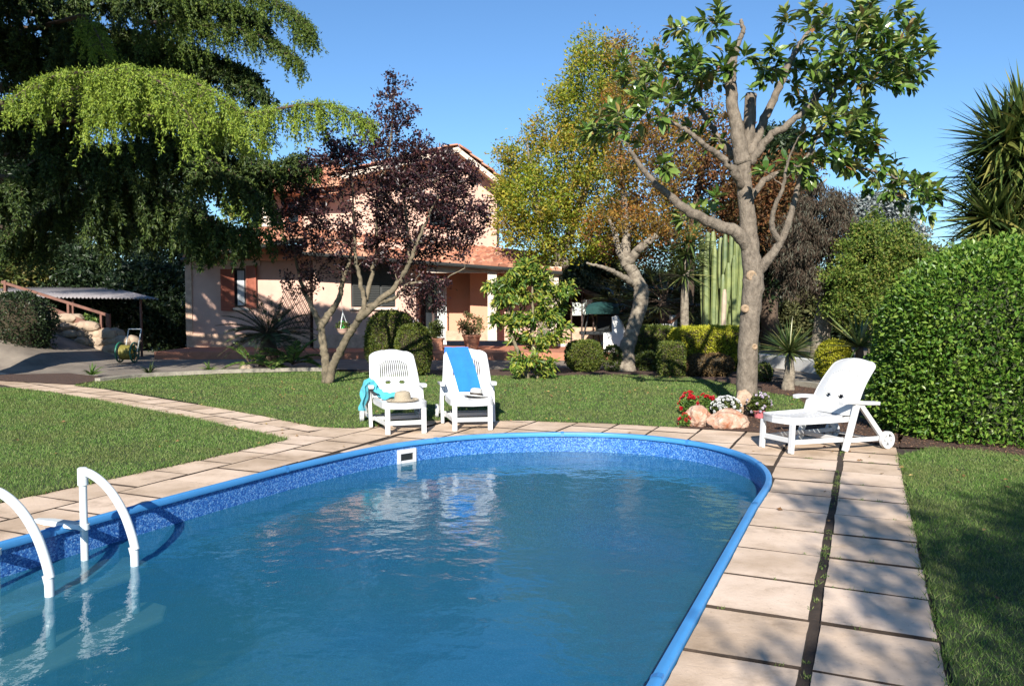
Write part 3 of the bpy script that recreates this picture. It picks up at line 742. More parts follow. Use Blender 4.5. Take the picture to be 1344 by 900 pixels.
# verandah with a dark timber roof and pale blinds at the right end
ve = empty('verandah', (A(770, 400, HD+1)).xyz * 1, 'dark timber verandah roof with pale blinds at the right end of the villa', 'verandah')
ve.location = (A(770, 400, HD+1).x, HD+1, 0)
VD = HD + 0.8
r = MB(); a, b = A(733, 368, VD), A(803, 391, VD); c = Vector((0, 4, .0)); d = Vector((0, 0, -.12))
r.add([a+d, b+d, b+c+d, a+c+d, a, b, b+c, a+c], [(3,2,1,0),(4,5,6,7),(0,1,5,4),(1,2,6,5),(2,3,7,6),(3,0,4,7)]); r.build('roof', M['dark_wood'], ve)
pm = MB()
for xx in (742, 764, 780): pm.build if False else None
for xx in (750, 764, 779): MB().box(X_(xx-.8, VD+.3), X_(xx+.8, VD+.3), VD+.3, VD+.42, ZT, Z_(378 if xx < 770 else 384, VD)).build('post', M['dark_wood'], ve)
M['blind'] = plain('blind', (0.62, 0.68, 0.62), 0.7, 0.12, 30)
for (p, q, y0, y1) in ((751.5, 763, 397, 414), (765, 777.5, 393, 413)):
    MB().box(X_(p, VD+.3), X_(q, VD+.3), VD+.33, VD+.36, Z_(y1, VD), Z_(y0, VD)).build('blind', M['blind'], ve)
MB().box(X_(733, VD), X_(798, VD), VD+.5, VD+.75, ZT, Z_(430, VD)).build('parapet', M['tan_stone'], ve)
MB().box(X_(733, VD), X_(800, VD), VD+4, VD+4.2, ZT, Z_(385, VD+4)).build('back_wall', M['brown_wood'], ve)

# ---------------------------------------------------------------- canopy, ramp and railing at the left
ca = empty('corrugated_canopy', (-13, 24, 0), 'low grey corrugated canopy on posts beside the dark hedge', 'canopy')
c0, c1, c2_, c3 = A(-60, 388, 22.3), A(208, 392, 22.3), A(150, 378, 26.0), A(-60, 376, 26.0)
mb = MB(); V = []; Fs = []; nu = 260
for j in range(2):
    for i in range(nu+1):
        p = (c0.lerp(c1, i/nu)) if j == 0 else (c3.lerp(c2_, i/nu)); V.append(p + Vector((0, 0, 0.025*math.sin(i*math.pi/2.5))))
for i in range(nu): Fs.append((i, i+1, nu+2+i, nu+1+i))
o = mb.add(V, Fs).build('roof_sheet', M['grey_sheet'], ca, smooth=True)
s_ = o.modifiers.new('th', 'SOLIDIFY'); s_.thickness = 0.01
for xx in (20, 95, 184): MB().box(A(xx-1, 400, 22.5).x, A(xx+1.2, 400, 22.5).x, 22.5, 22.56, -.03, 1.6).build('post', M['brown_wood'], ca)
# ramp of concrete going up to the left
def ramp_z(x): return max(0.0, min(1.35, (-10.0 - x) * 0.36))
RY0, RY1 = 17.2, 21.0
V = []; Fs = []; nx, ny = 24, 8
for j in range(ny+1):
    for i in range(nx+1):
        x = -9.4 - i*0.42; y = RY0 + (RY1-RY0)*j/ny; V.append((x, y, -0.01 + ramp_z(x)*ss((y - RY0)/1.6)))
for j in range(ny):
    for i in range(nx): Fs.append((j*(nx+1)+i, (j+1)*(nx+1)+i, (j+1)*(nx+1)+i+1, j*(nx+1)+i+1))
tag(MB().add(V, Fs).build('ramp', M['driveway'], smooth=True), kind='structure')
def rockmesh(rng, c, r, sub=2, rough=0.22):
    import bmesh
    bm = bmesh.new(); bmesh.ops.create_icosphere(bm, subdivisions=sub, radius=1)
    P = np.array([v.co[:] for v in bm.verts]); sd = int(rng.integers(1, 9999)); q = 1 + rough*noise3(P, 1.7, sd) + rough*.4*noise3(P, 4.5, sd+1)
    P = P*q[:, None]*np.array(r) + np.array(c); Fs = [tuple(v.index for v in f.verts) for f in bm.faces]; bm.free(); return P, Fs
rk = np.random.default_rng(5); mb = MB()
for i in range(26):
    x = -10.05 - i*0.13 + rk.normal()*.05; 
    for zz in np.arange(0.08, 0.50 + ramp_z(x)*1.0, 0.2):
        P, Fs = rockmesh(rk, (x, RY1 + .12 + rk.normal()*.07, zz), (.19+rk.random()*.09, .18, .13+rk.random()*.05)); mb.add(P, Fs)
tag(mb.build('stone_wall', M['rock'], smooth=True, auto=30), 'rough stone retaining wall beside the ramp under the brown railing', 'stone wall')
rl = empty('ramp_railing', (-12, RY1+.1, .6), 'brown wooden railing sloping down beside the concrete ramp', 'railing')
D3 = RY1 + 0.1
MB().bar(A(2, 370, D3), A(143, 414, D3), .05, .07).build('handrail', M['brown_wood'], rl)
MB().bar(A(40, 395, D3), A(143, 437, D3), .05, .14).build('lower_rail', M['brown_wood'], rl)
for xx, y0, y1, wd in ((142, 412, 448, .10), (133, 413, 446, .05), (90, 399, 432, .06), (45, 384, 420, .07), (7, 368, 395, .06)):
    p = A(xx, y0, D3); q = A(xx, y1, D3); MB().box(p.x-wd/2, p.x+wd/2, D3-.04, D3+.04, q.z-.15, p.z).build('post', M['brown_wood'], rl)
# ---------------------------------------------------------------- sun loungers
ZS, BLEN, ANG = 0.33, 0.64, math.radians(59)
LS = 'white plastic sun loungers round the pool'
def make_lounger(label):
    r = empty('sun_lounger', (0, 0, 0), label, 'sun lounger', LS)
    zs = ZS
    # seat and leg rest: one moulded deck with slits, rounded at the foot end
    def hw(s): return 0.25 * min(1.0, math.sqrt(max(0.0, 1 - (max(0, 0.13 - s) / 0.15) ** 2))) + 0.03 * ss(s / 0.6)
    nu, nv = 44, 40
    def fn(i, j):
        s = -0.02 + 0.76 * j / nv; t = (2*i/nu - 1)
        z = zs + 0.018*abs(t)**4 - 0.02*math.sin(math.pi*ss(s/0.76)) 
        return (s, t*hw(s), z), (0, 0, 1)
    def mk(i, j):
        c = abs(i + .5 - nu/2)
        if 7 <= j <= 18 and c < 17 and j not in (12, 13): return (j % 3) != 1 or c < 1
        if 21 <= j <= 36 and c < 17 and j not in (28, 29): return (j % 3) != 0 or c < 1
        return True
    solid_grid(fn, nu, nv, 0.014, mk).build('seat', M['plastic'], r, smooth=True, auto=40)
    # skirt round the deck
    mb = MB(); pts = []
    for k in range(25): s = 0.74 - 0.76*k/24; pts.append((s, hw(s)))
    pts = pts + [(-0.02, -hw(-0.02))] + [(s, -t) for s, t in pts[::-1]][1:]
    V = []; Fs = []
    for s, t in pts:
        for dz in (0.020, -0.045): V += [(s, t, zs + dz + 0.0), (s*0.985 + .008, t*0.95, zs + dz)]
    for k in range(len(pts)-1):
        a = 4*k; b = a + 4
        Fs += [(a, b, b+2, a+2), (a+1, a+3, b+3, b+1), (a, a+1, b+1, b), (a+2, b+2, b+3, a+3)]
    mb.add(V, Fs).build('seat_rim', M['plastic'], r, smooth=True, auto=40)
    # backrest: slatted shell leaning back
    ang = ANG; BL = BLEN; nu, nv = 45, 44
    def bw(v): return (0.305 - 0.045*v) * (math.sqrt(max(0.0, 1 - (max(0, v-0.86)/0.155)**2.2)) if v > 0.86 else 1)
    def fb(i, j):
        v = j/nv; t = 2*i/nu - 1; L = BL*v; bow = 0.035*math.sin(math.pi*min(1, v*1.05)) - 0.03*t*t
        s = 0.72 + L*math.cos(ang) - bow*math.sin(ang) + 0.03*v*v; z = zs + 0.012 + L*math.sin(ang) + bow*math.cos(ang)
        return (s, t*bw(v), z), (-math.sin(ang), 0, math.cos(ang))
    def mb_(i, j):
        c = i + .5 - nu/2
        if 17 <= j <= 34 and abs(c) < 13.2 - 0.0 and (i % 2 == 1): 
            return not (j <= 33 - 0.02*c*c)
        if 11 <= j <= 13 and (3.5 < abs(c) < 9.5): return not (j == 12 or 4.6 < abs(c) < 8.4)
        return True
    solid_grid(fb, nu, nv, 0.016, mb_).build('backrest', M['plastic'], r, smooth=True, auto=40)
    mb = MB(); rimp = []
    for k in range(31):
        v = k/30; (p, _) = fb(nu, v*nv); rimp.append(p)
    left = [(p[0], -p[1], p[2]) for p in rimp][::-1]
    mb.tube(rimp + left[1:], 0.013, 7); mb.build('backrest_frame', M['plastic'], r, smooth=True)
    # legs at the foot end with their crossbar
    for sg in (-1, 1): MB().bar((0.035, sg*0.205, 0), (0.05, sg*0.205, zs-.04), .056, .036, up=(1, 0, 0)).build('leg', M['plastic'], r, bevel=.006)
    MB().bar((0.042, -0.19, 0.125), (0.042, 0.19, 0.125), .022, .05).build('crossbar', M['plastic'], r, bevel=.004)
    # A-frames with armrests and low side rails
    for sg in (-1, 1):
        t0 = sg*0.315
        mb = MB().bar((0.62, t0, 0), (0.775, t0, 0.475), .062, .040, up=(0, 1, 0)); mb.build('leg', M['plastic'], r, bevel=.006)
        mb = MB().bar((0.80, t0, 0.47), (1.13, t0, 0.10), .052, .038, up=(0, 1, 0)); mb.build('leg', M['plastic'], r, bevel=.006)
        ar = MB()
        prof = [(0.56, .500), (0.63, .508), (0.76, .500), (0.90, .485), (1.02, .48), (1.05, .475)]
        V = []; Fs = []
        for s, z in prof:
            wd = 0.042 if s > .7 else .036
            V += [(s, t0-wd, z), (s, t0+wd, z), (s, t0+wd*.8, z-.038), (s, t0-wd*.8, z-.038)]
        for k in range(len(prof)-1):
            a = 4*k; Fs += [(a+i, a+(i+1) % 4, a+4+(i+1) % 4, a+4+i) for i in range(4)]
        Fs += [(3, 2, 1, 0), tuple(4*(len(prof)-1)+i for i in range(4))]
        ar.add(V, Fs).build('armrest', M['plastic'], r, bevel=.007)
        MB().bar((0.05, sg*.205, .11), (0.64, sg*.27, .11), .022, .045).build('side_rail', M['plastic'], r, bevel=.004)
        MB().bar((0.66, sg*.29, .10), (1.13, sg*.315, .10), .022, .045).build('side_rail', M['plastic'], r, bevel=.004)
        # wheel with five open spokes
        wh = MB(); R = .088; n = 28; tw = .036; yc = sg*.36
        for (r0, r1) in ((.060, R), (0.0, .024)):
            V = []; Fs = []
            for k in range(n):
                c, s_ = math.cos(2*math.pi*k/n), math.sin(2*math.pi*k/n)
                V += [(1.14 + q*c, yc + h, .088 + q*s_) for q in (r0, r1) for h in (-tw/2, tw/2)]
            for k in range(n):
                a, b = 4*k, 4*((k+1) % n); Fs += [(a, b, b+1, a+1), (a+2, a+3, b+3, b+2), (a, a+2, b+2, b), (a+1, b+1, b+3, a+3)]
            wh.add(V, Fs)
        for k in range(5):
            a = 2*math.pi*k/5 + .3; wh.bar((1.14+.015*math.cos(a), yc, .088+.015*math.sin(a)), (1.14+.066*math.cos(a), yc, .088+.066*math.sin(a)), .024, .022, up=(0, 1, 0))
        wh.build('wheel', M['plastic'], r, smooth=True, auto=35)
    MB().bar((1.13, -.34, .075), (1.13, .34, .075), .02, .02).build('axle', M['plastic'], r)
    MB().bar((0.665, -.30, .10), (0.665, .30, .10), .022, .045).build('crossbar', M['plastic'], r, bevel=.004)
    return r
def dup(o, label):
    r = o.copy(); COL.objects.link(r); r['label'] = label
    for ch in list(o.children):
        c = ch.copy(); COL.objects.link(c); c.parent = r
        for g in ch.children:
            d = g.copy(); COL.objects.link(d); d.parent = c
    return r
def place(o, x, y, d): o.location = (x, y, 0.002); o.rotation_euler = (0, 0, math.atan2(d[1], d[0]))
L1 = make_lounger('white sun lounger with a turquoise cloth over its arm and a straw hat on it')
L2 = dup(L1, 'white plastic sun lounger on the far pool edge with a blue towel over its back')
L3 = dup(L1, 'empty white plastic sun lounger standing side-on beside the tall laurel hedge')
place(L1, -1.18, 8.90, (-0.30, 0.954)); place(L2, -0.45, 9.15, (-0.14, 0.99)); place(L3, 2.60, 7.90, (0.915, 0.40))
def onl(Lo, s, t, z):   # point in a lounger's own frame -> world
    a = Lo.rotation_euler.z; return Vector((Lo.location.x + s*math.cos(a) - t*math.sin(a), Lo.location.y + s*math.sin(a) + t*math.cos(a), z))
# fabrics
def cloth(name, base, var, scale=500):
    m, t, p = newmat(name)
    n = noise(t, 9, 4, 0.6); r = ramp(t, [(0.3, mul(base, 1-var)), (0.7, mul(base, 1+var))]); t.links.new(n.outputs['Fac'], r.inputs[0]); t.links.new(r.outputs[0], p.inputs['Base Color'])
    p.inputs['Roughness'].default_value = 0.95; p.inputs['Sheen Weight'].default_value = 0.3; p.inputs['Specular IOR Level'].default_value = 0.1
    n2 = noise(t, 260, 3, 0.8); b = t.nodes.new('ShaderNodeBump'); b.inputs['Strength'].default_value = 0.8; b.inputs['Distance'].default_value = 0.004
    t.links.new(n2.outputs['Fac'], b.inputs['Height']); t.links.new(b.outputs[0], p.inputs['Normal']); return m
M['blue_towel'] = cloth('blue_towel', (0.022, 0.165, 0.60), 0.08); M['turq'] = cloth('turquoise_cloth', (0.07, 0.36, 0.44), 0.25)
# towel over the back of the second lounger
ang = ANG
def backpt(v, t, out=0.0):
    L = BLEN*v; bow = 0.035*math.sin(math.pi*min(1, v*1.05)); s = 0.72 + L*math.cos(ang) - bow*math.sin(ang) + .03*v*v - out*math.sin(ang); z = ZS + .012 + L*math.sin(ang) + bow*math.cos(ang) + out*math.cos(ang)
    return s, t, z
def towel(i, j, nu=18, nv=48):
    a = j/nv; x = i/nu - .5; wv = 0.005*math.sin(x*9 + a*5) + .002*math.sin(x*23 + 2)
    # near end hangs almost to the seat (towards the middle), over the top, far end down behind
    if a < 0.70:
        v = 0.04 + (1.0-0.04)*(a/0.70); ctr = -0.03 + 0.14*(a/.70)**1.1; wd = 0.30 - .02*(1-a/.7)
        s, t, z = backpt(v, ctr + x*wd, 0.022 + wv); 
        if v > .93: z += 0.0
    elif a < 0.78:
        q = (a-.70)/.08; s, t, z = backpt(1.0, .11 + x*.30, 0.022 + wv - .075*q); z += .024*math.sin(math.pi*q)
    else:
        q = (a-.78)/.22; s, t, z = backpt(1.0 - .45*q, .11 + .02*q + x*.30, -.055 + wv)
    p = onl(L2, s, t, z + .002); n = Vector((-math.sin(ang), 0, math.cos(ang)))
    rz = L2.rotation_euler.z; return p, (n.x*math.cos(rz), n.x*math.sin(rz), n.z)
o = solid_grid(towel, 18, 48, 0.007).build('beach_towel', M['blue_towel'], smooth=True, auto=60); tag(o, 'bright blue beach towel hung over the back of a white lounger', 'towel')
# turquoise cloth over the left arm of the first lounger, trailing across the seat
def wrap(i, j, nu=14, nv=44):
    a = j/nv; x = i/nu - .5; pth = [(.68, .395, .20), (.67, .385, .32), (.68, .366, .47), (.69, .325, .532), (.70, .275, .515), (.68, .235, .43), (.64, .18, .375), (.60, .09, .362), (.56, -.02, .358), (.53, -.09, .355)]
    q = a*(len(pth)-1); k = min(int(q), len(pth)-2); f = q-k; p = Vector(pth[k]).lerp(Vector(pth[k+1]), f)
    wd = (0.14, .20, .20, .19, .19, .22, .22, .18, .12, .03)[k]*(1-f) + (0.14, .20, .20, .19, .19, .22, .22, .18, .12, .03)[k+1]*f
    fo = .026*math.sin(x*13 + a*8) + .014*math.sin(x*27 + 3 + a*13) + .012*math.sin(a*37 + x*4)
    d = Vector(pth[k+1]) - Vector(pth[k]); n = Vector((0, -d.z, d.y)); n = (n if abs(n.length) > 1e-6 else Vector((0, 0, 1))).normalized()
    if n.z < 0 and a > .3: n = -n
    if a <= .3: n = Vector((0, 1, 0))
    p = p + Vector((x*wd, 0, 0)) + n*(fo + .012)
    p = onl(L1, p.x, p.y, p.z); rz = L1.rotation_euler.z
    return p, (n.x*math.cos(rz)-n.y*math.sin(rz), n.x*math.sin(rz)+n.y*math.cos(rz), n.z)
o = solid_grid(wrap, 14, 44, 0.006).build('wrap_cloth', M['turq'], smooth=True, auto=60); tag(o, 'crumpled turquoise cloth draped over a lounger armrest', 'cloth')
def m_straw(base):
    m, t, p = newmat('straw'); tc = t.nodes.new('ShaderNodeTexCoord'); wv = t.nodes.new('ShaderNodeTexWave'); wv.wave_type = 'BANDS'; wv.bands_direction = 'Z'
    wv.inputs['Scale'].default_value = 45; wv.inputs['Distortion'].default_value = 3; wv.inputs['Detail Scale'].default_value = 3; t.links.new(tc.outputs['Object'], wv.inputs['Vector'])
    n = noise(t, 120, 2, .6); mm = t.nodes.new('ShaderNodeMath'); mm.operation = 'MULTIPLY'; t.links.new(wv.outputs['Fac'], mm.inputs[0]); t.links.new(n.outputs['Fac'], mm.inputs[1])
    r = ramp(t, [(0.1, mul(base, .45)), (0.4, base)]); t.links.new(mm.outputs[0], r.inputs[0]); t.links.new(r.outputs[0], p.inputs['Base Color']); p.inputs['Roughness'].default_value = .9
    b = t.nodes.new('ShaderNodeBump'); b.inputs['Distance'].default_value = .004; t.links.new(mm.outputs[0], b.inputs['Height']); t.links.new(b.outputs[0], p.inputs['Normal']); return m
def hat(name, label, loc, tilt, straw, band, sc=1.0):
    h = empty(name, loc, label, 'hat')
    prof = [(0.175, .012), (0.165, .004), (0.14, .004), (0.11, .010), (0.090, .018), (0.088, .06), (0.083, .088), (0.068, .104), (0.04, .112), (0.0, .108)]
    mb = MB(); mb.lathe([(r*sc, z*sc) for r, z in prof], 32, sx=1.08, sy=.95)
    o = mb.build('crown_and_brim', straw, h, smooth=True, world=False); sm = o.modifiers.new('th', 'SOLIDIFY'); sm.thickness = .003; o.rotation_euler = tilt
    if band:
        b = MB().lathe([(0.0915*sc, .020*sc), (0.0905*sc, .046*sc)], 32, sx=1.08, sy=.95).build('hat_band', band, h, smooth=True, world=False); b.rotation_euler = tilt
    return h
hat('straw_hat', 'woven natural straw sun hat lying on a lounger seat', onl(L1, 0.42, -.03, ZS+.004), (0.02, -0.03, .3), m_straw((0.52, 0.43, 0.30)), None)
M['band'] = plain('hat_band', (0.03, 0.02, 0.015), .7)
hat('white_hat', 'white sun hat with a dark band leaning on a lounger backrest', onl(L2, 0.56, -.09, ZS+.008), (0.05, .12, 1.2), m_straw((0.80, 0.78, 0.72)), M['band'], .9)

# ---------------------------------------------------------------- pool ladder
ld = empty('pool_ladder', W(3.4, -4.5, 0), 'white curved pool handrails with steps, standing in the water at the pool side', 'pool ladder')
def lp(x, y, v): # point of the photo on the plane u = const of a rail is found from its v
    return None
def WL(u, v, z): return W(u + (v + 4.6)*.12, v, z)
for (u, hi) in ((3.56, .375), (2.98, .375)):
    path = [WL(u, -4.60, hi), WL(u, -4.54, hi - .008), WL(u, -4.45, hi - .055), WL(u, -4.36, hi - .135), WL(u, -4.28, hi - .25), WL(u, -4.225, hi - .38), WL(u, -4.20, hi - .47)]
    c = catmull([tuple(p) for p in path], 5)
    hr = MB().tube(c, 0.027, 14).build('handrail', M['rail'], ld, smooth=True, auto=50)
    MB().tube([WL(u, -4.215, hi - .455), WL(u, -4.207, hi - .51), WL(u, -4.205, hi - 1.2)], [0.031, .026, .024], 14).build('rail_foot', M['rail'], hr, smooth=True, auto=50)
    MB().tube([WL(u, -4.60, -1.0), WL(u, -4.60, hi + .0)], 0.0235, 14).build('post', M['rail'], ld, smooth=True, auto=50)
    MB().tube([WL(u, -4.60, hi - .085), WL(u, -4.60, hi + .022), WL(u, -4.60, hi + .03)], [.032, .032, .022], 14).build('cap', M['rail'], ld, smooth=True, auto=50)
    MB().tube([WL(u, -4.60, .0), WL(u, -4.60, .035)], .034, 14).build('collar', M['rail'], ld, smooth=True, auto=50)
    mb = MB(); q0, q1 = [], []
    V = [W(u + du, v, z) for v, w_, h_ in ((-4.60, .035, .03), (-4.72, .05, .035), (-4.92, .055, .03), (-5.06, .03, .022)) for du, z in ((-w_, .004 if v < -4.7 else .0), (w_, .004 if v < -4.7 else .0), (w_*.7, h_), (-w_*.7, h_))]
    Fs = [(4*k+i, 4*k+(i+1) % 4, 4*k+4+(i+1) % 4, 4*k+4+i) for k in range(3) for i in range(4)] + [(3, 2, 1, 0), (12, 13, 14, 15)]
    mb.add(V, Fs).build('anchor_arm', M['rail'], ld, bevel=.008)
M['step'] = plain('step_plastic', (0.62, 0.53, 0.40), .6, .2, 3)
for (v0, v1, z, uu0, uu1) in ((-4.66, -4.22, -.25, 2.2, 3.85), (-4.40, -4.00, -.50, 2.0, 3.80)):
    pts = [W(uu0, v0), W(uu1 - .12, v0), W(uu1, v0 + .12), W(uu1 - .02, v1 - .12), W(uu1 - .16, v1), W(uu0, v1)]
    MB().prism(pts, z - .05, z).build('step', M['step'], ld, bevel=.02)
# ---------------------------------------------------------------- trees and plants
M['bark_grey'] = plain('bark_grey', (0.145, 0.115, 0.085), 0.9, 0.3, 14, 1.0, 34, stretch=(1.4, 1.4, .8), c2=(0.25, 0.205, 0.155))
M['bark_olive'] = plain('bark_olive', (0.16, 0.135, 0.075), 0.9, 0.3, 9, 0.8, 30, c2=(0.30, 0.25, 0.16))
M['bark_dark'] = plain('bark_dark', (0.09, 0.06, 0.04), 0.95, 0.35, 9, 0.8, 30)
M['bark_pale'] = plain('bark_pale', (0.17, 0.135, 0.10), 0.9, 0.35, 11, 1.0, 30, c2=(0.33, 0.28, 0.21))
M['core_dark'] = plain('core_dark', (0.045, 0.034, 0.018), 0.95, 0.35, 9)

# --- magnolia
rng = np.random.default_rng(21); MD = 11.0
mg = empty('magnolia_tree', A(981, 545, MD) * 1.0, 'magnolia with thick bare sawn-off limbs and glossy leaf rosettes, rising from the rock bed', 'tree')
mg.location = (G(981, 541).x, G(981, 541).y, 0); MD = mg.location.y
sk = Skel(rng)
def PL(Y, lst): return [A(x, y, Y + dy) for x, y, dy in lst]
sk.limb(PL(MD, [(980, 552, 0), (980, 530, 0), (981, 480, 0), (984, 420, 0), (989, 368, 0), (985, 330, 0), (981, 285, 0), (977, 240, 0), (975, 205, 0)]), [.20, .152, .133, .127, .142, .122, .106, .098, .102], 18, .004)
sk.limb(PL(MD, [(975, 215, 0), (969, 180, 0), (962, 140, 0), (959, 100, .05), (961, 80, .1)]), [.11, .095, .08, .075, .065], 12, .006)
sk.limb(PL(MD, [(961, 84, .1), (968, 60, .1), (975, 40, .1), (972, 26, .1)]), [.05, .035, .03, .022], 10, .006)
sk.limb(PL(MD, [(977, 215, .1), (983, 170, .05), (986, 124, .1)]), [.09, .085, .075], 12, .004)
sk.limb(PL(MD, [(987, 330, .0), (966, 305, -.1), (940, 295, -.15), (905, 277, -.3), (880, 258, -.35), (850, 230, -.4), (826, 196, -.5)]), [.10, .085, .075, .062, .05, .038, .022], 12, .006)
sk.limb(PL(MD, [(991, 362, .0), (1008, 340, -.1), (1022, 322, -.15), (1033, 298, -.2), (1041, 270, -.2), (1048, 240, -.2), (1060, 205, -.3), (1078, 172, -.3)]), [.085, .065, .052, .044, .036, .028, .018, .006], 12, .003)
sk.limb(PL(MD, [(1024, 318, -.15), (1014, 300, -.25), (1016, 275, -.35), (1028, 245, -.45), (1034, 212, -.5), (1048, 180, -.6)]), [.046, .038, .03, .023, .016, .006], 10, .003)
sk.limb(PL(MD, [(978, 250, .0), (962, 225, -.2), (945, 205, -.3), (925, 190, -.4), (905, 175, -.5), (880, 160, -.5), (860, 145, -.5)]), [.06, .05, .042, .035, .028, .02, .014], 10, .01)
sk.limb(PL(MD, [(973, 215, .1), (950, 190, .4), (930, 160, .6), (915, 140, .7), (905, 120, .8)]), [.06, .05, .035, .028, .018], 10, .01)
sk.limb(PL(MD, [(985, 205, .0), (1000, 165, .1), (1020, 120, .15), (1040, 75, .2), (1065, 35, .3), (1085, 5, .4)]), [.07, .06, .048, .036, .025, .015], 10, .008)
sk.limb(PL(MD, [(985, 215, .0), (1010, 180, -.1), (1045, 155, -.2), (1075, 125, -.2), (1105, 105, -.2), (1140, 95, -.3)]), [.06, .05, .042, .032, .022, .014], 10, .01)
sk.limb(PL(MD, [(980, 270, .0), (1000, 240, .2), (1030, 225, .3), (1070, 210, .4), (1110, 218, .4), (1160, 228, .4), (1205, 245, .4)]), [.05, .042, .036, .03, .024, .018, .01], 10, .012)
sk.limb(PL(MD, [(1062, 210, .4), (1075, 170, .3), (1095, 120, .3), (1105, 90, .3)]), [.03, .028, .022, .014], 8, .012)
CL = [(945,18),(890,38),(903,66),(1030,32),(1060,14),(1120,12),(1142,32),(1152,55),(1172,62),(1190,50),(1203,38),(1100,62),(1122,80),(1140,80),(1080,80),(1092,102),(1052,58),(915,75),(905,100),(985,75),(960,92),(1003,88),
 (820,100),(850,95),(870,115),(835,122),(800,142),(812,168),(786,176),(898,110),(922,115),(1040,110),(1060,132),(1070,152),(1110,130),(1130,150),(1150,172),(1090,170),(1100,190),(1120,200),(1140,195),(1162,215),(1180,232),(1203,240),(1220,250),(1234,252),
 (1150,100),(1172,112),(1190,98),(1202,62),(1052,220),(1062,232),(1040,208),(940,195),(878,215),(890,282),(912,276),(932,274),(860,72),(845,140),(868,150),(935,95),(1020,105),(1078,110),(1130,45),(1160,30),(1182,75),(1112,100),(1062,175),(1085,205),(1150,235),(1210,262),(1190,20),(1100,30),(1075,45),
 (1015,70),(925,85),(890,90),(1135,115),(1165,90),(1120,60),(880,130),(1160,75),(1180,100),(1135,180),(1105,215),(1175,250),(828,160),(795,160),(930,40),(1125,165),(830,85),(1195,82),(1145,8),(1080,150)]
T = []
for x, y in CL:
    dd = rng.uniform(-1.0, 0.9)
    for k in range(3): T.append(A(x + rng.normal()*(3 if k == 0 else 13), y + rng.normal()*(3 if k == 0 else 11), MD + dd + rng.normal()*.15))
for k in range(24): T.append(pxblob(rng, 1120, 110, MD + .5, 95, 90, .9, 1)[0])
for k in range(10): T.append(pxblob(rng, 860, 140, MD + .5, 80, 70, .9, 1)[0])
for k in range(8): T.append(pxblob(rng, 1140, 215, MD + .4, 70, 30, .5, 1)[0])
tw = sk.grow(T, k=.014, sides=6, sag=.02, wob=.035, seg=6)
P = []; AX = []; SH = []; rr = []
for pts in tw:
    e = pts[-1]; d = unit(pts[-1] - pts[-2]); d = unit(d + np.array([0, -.1, .5]))
    nl = int(rng.integers(10, 17)); u = unit(np.cross(d, [0.3, .5, .1])); v = np.cross(d, u)
    base = rng.random()
    for q in range(nl):
        a = q*2.4 + rng.normal()*.25; op = rng.uniform(.55, 1.35) if q > 2 else rng.uniform(.1, .5)
        ax = d*math.cos(op) + (u*math.cos(a) + v*math.sin(a))*math.sin(op); ax = ax + np.array([0, 0, -.28])
        P.append(e - d*0.03*rng.random()*q*.35); AX.append(ax); rr.append(min(1, max(0, base*.35 + rng.random()*.55 + (.35 if rng.random() < .12 else 0))))
P = np.array(P); AX = unit(np.array(AX)); n = len(P); print('magnolia leaves', n)
M['mag'] = leafmat('magnolia_leaf', [(0.022, 0.055, 0.012), (0.060, 0.125, 0.020), (0.13, 0.21, 0.035), (0.24, 0.29, 0.08), (0.26, 0.13, 0.05)], 0.27, 0.2, 0.6)
# full leaves: six corners, folded along the midrib, bent tip
L = rng.uniform(.125, .215, n)[:, None]; Wd = L*.42; nr = unit(rng.normal(size=(n, 3))*.35 + np.array([0, -.15, 1.])); sd = unit(np.cross(AX, nr)); nn = np.cross(sd, AX)
V = np.empty((n, 8, 3)); b0 = P + AX*.015
V[:,0] = b0; V[:,1] = b0 + AX*L*.33 - nn*L*.0; V[:,2] = b0 + AX*L*.7 - nn*L*.04; V[:,3] = b0 + AX*L - nn*L*.16
V[:,4] = b0 + AX*L*.3 + sd*Wd*.42 + nn*Wd*.16; V[:,5] = b0 + AX*L*.66 + sd*Wd*.46 + nn*Wd*.12 - nn*L*.04; V[:,6] = b0 + AX*L*.3 - sd*Wd*.42 + nn*Wd*.16; V[:,7] = b0 + AX*L*.66 - sd*Wd*.46 + nn*Wd*.12 - nn*L*.04
b = np.arange(n)[:, None]*8
Fc = np.concatenate([b + np.array(f) for f in ([0,1,4,4],[1,2,5,4],[2,3,5,5],[0,6,1,1],[1,6,7,2],[2,7,3,3])], 0)
tri = Fc[(Fc[:,2] == Fc[:,3])][:, :3]; quad = Fc[(Fc[:,2] != Fc[:,3])]
allt = np.concatenate([tri, quad[:, [0,1,2]], quad[:, [0,2,3]]], 0)
tk = sk.build('trunk', M['bark_grey'], mg)
M['scar'] = plain('cut_wood', (0.34, 0.24, 0.15), .9, .25, 20, .8, 60)
for x, y, rr_, rs_ in ((987, 362, .150, .050), (978, 405, .140, .038), (990, 455, .140, .030)):
    p = A(x, y, MD - rr_*.80); MB().lathe([(rs_*1.5, .0), (rs_*1.35, .030), (rs_*1.0, .042), (rs_*.75, .034), (0, .026)], 18).build('pruning_scar', M['scar'], tk, smooth=True, world=False)
    o = tk.children[-1] if len(tk.children) else None
    for o in tk.children:
        if o.location.length == 0: o.location = (p.x - mg.location.x, p.y - mg.location.y + .02, p.z); o.rotation_euler = (math.pi/2, 0, .15)
npmesh('crown', V, allt, M['mag'], mg, False, np.repeat(rr, 8))

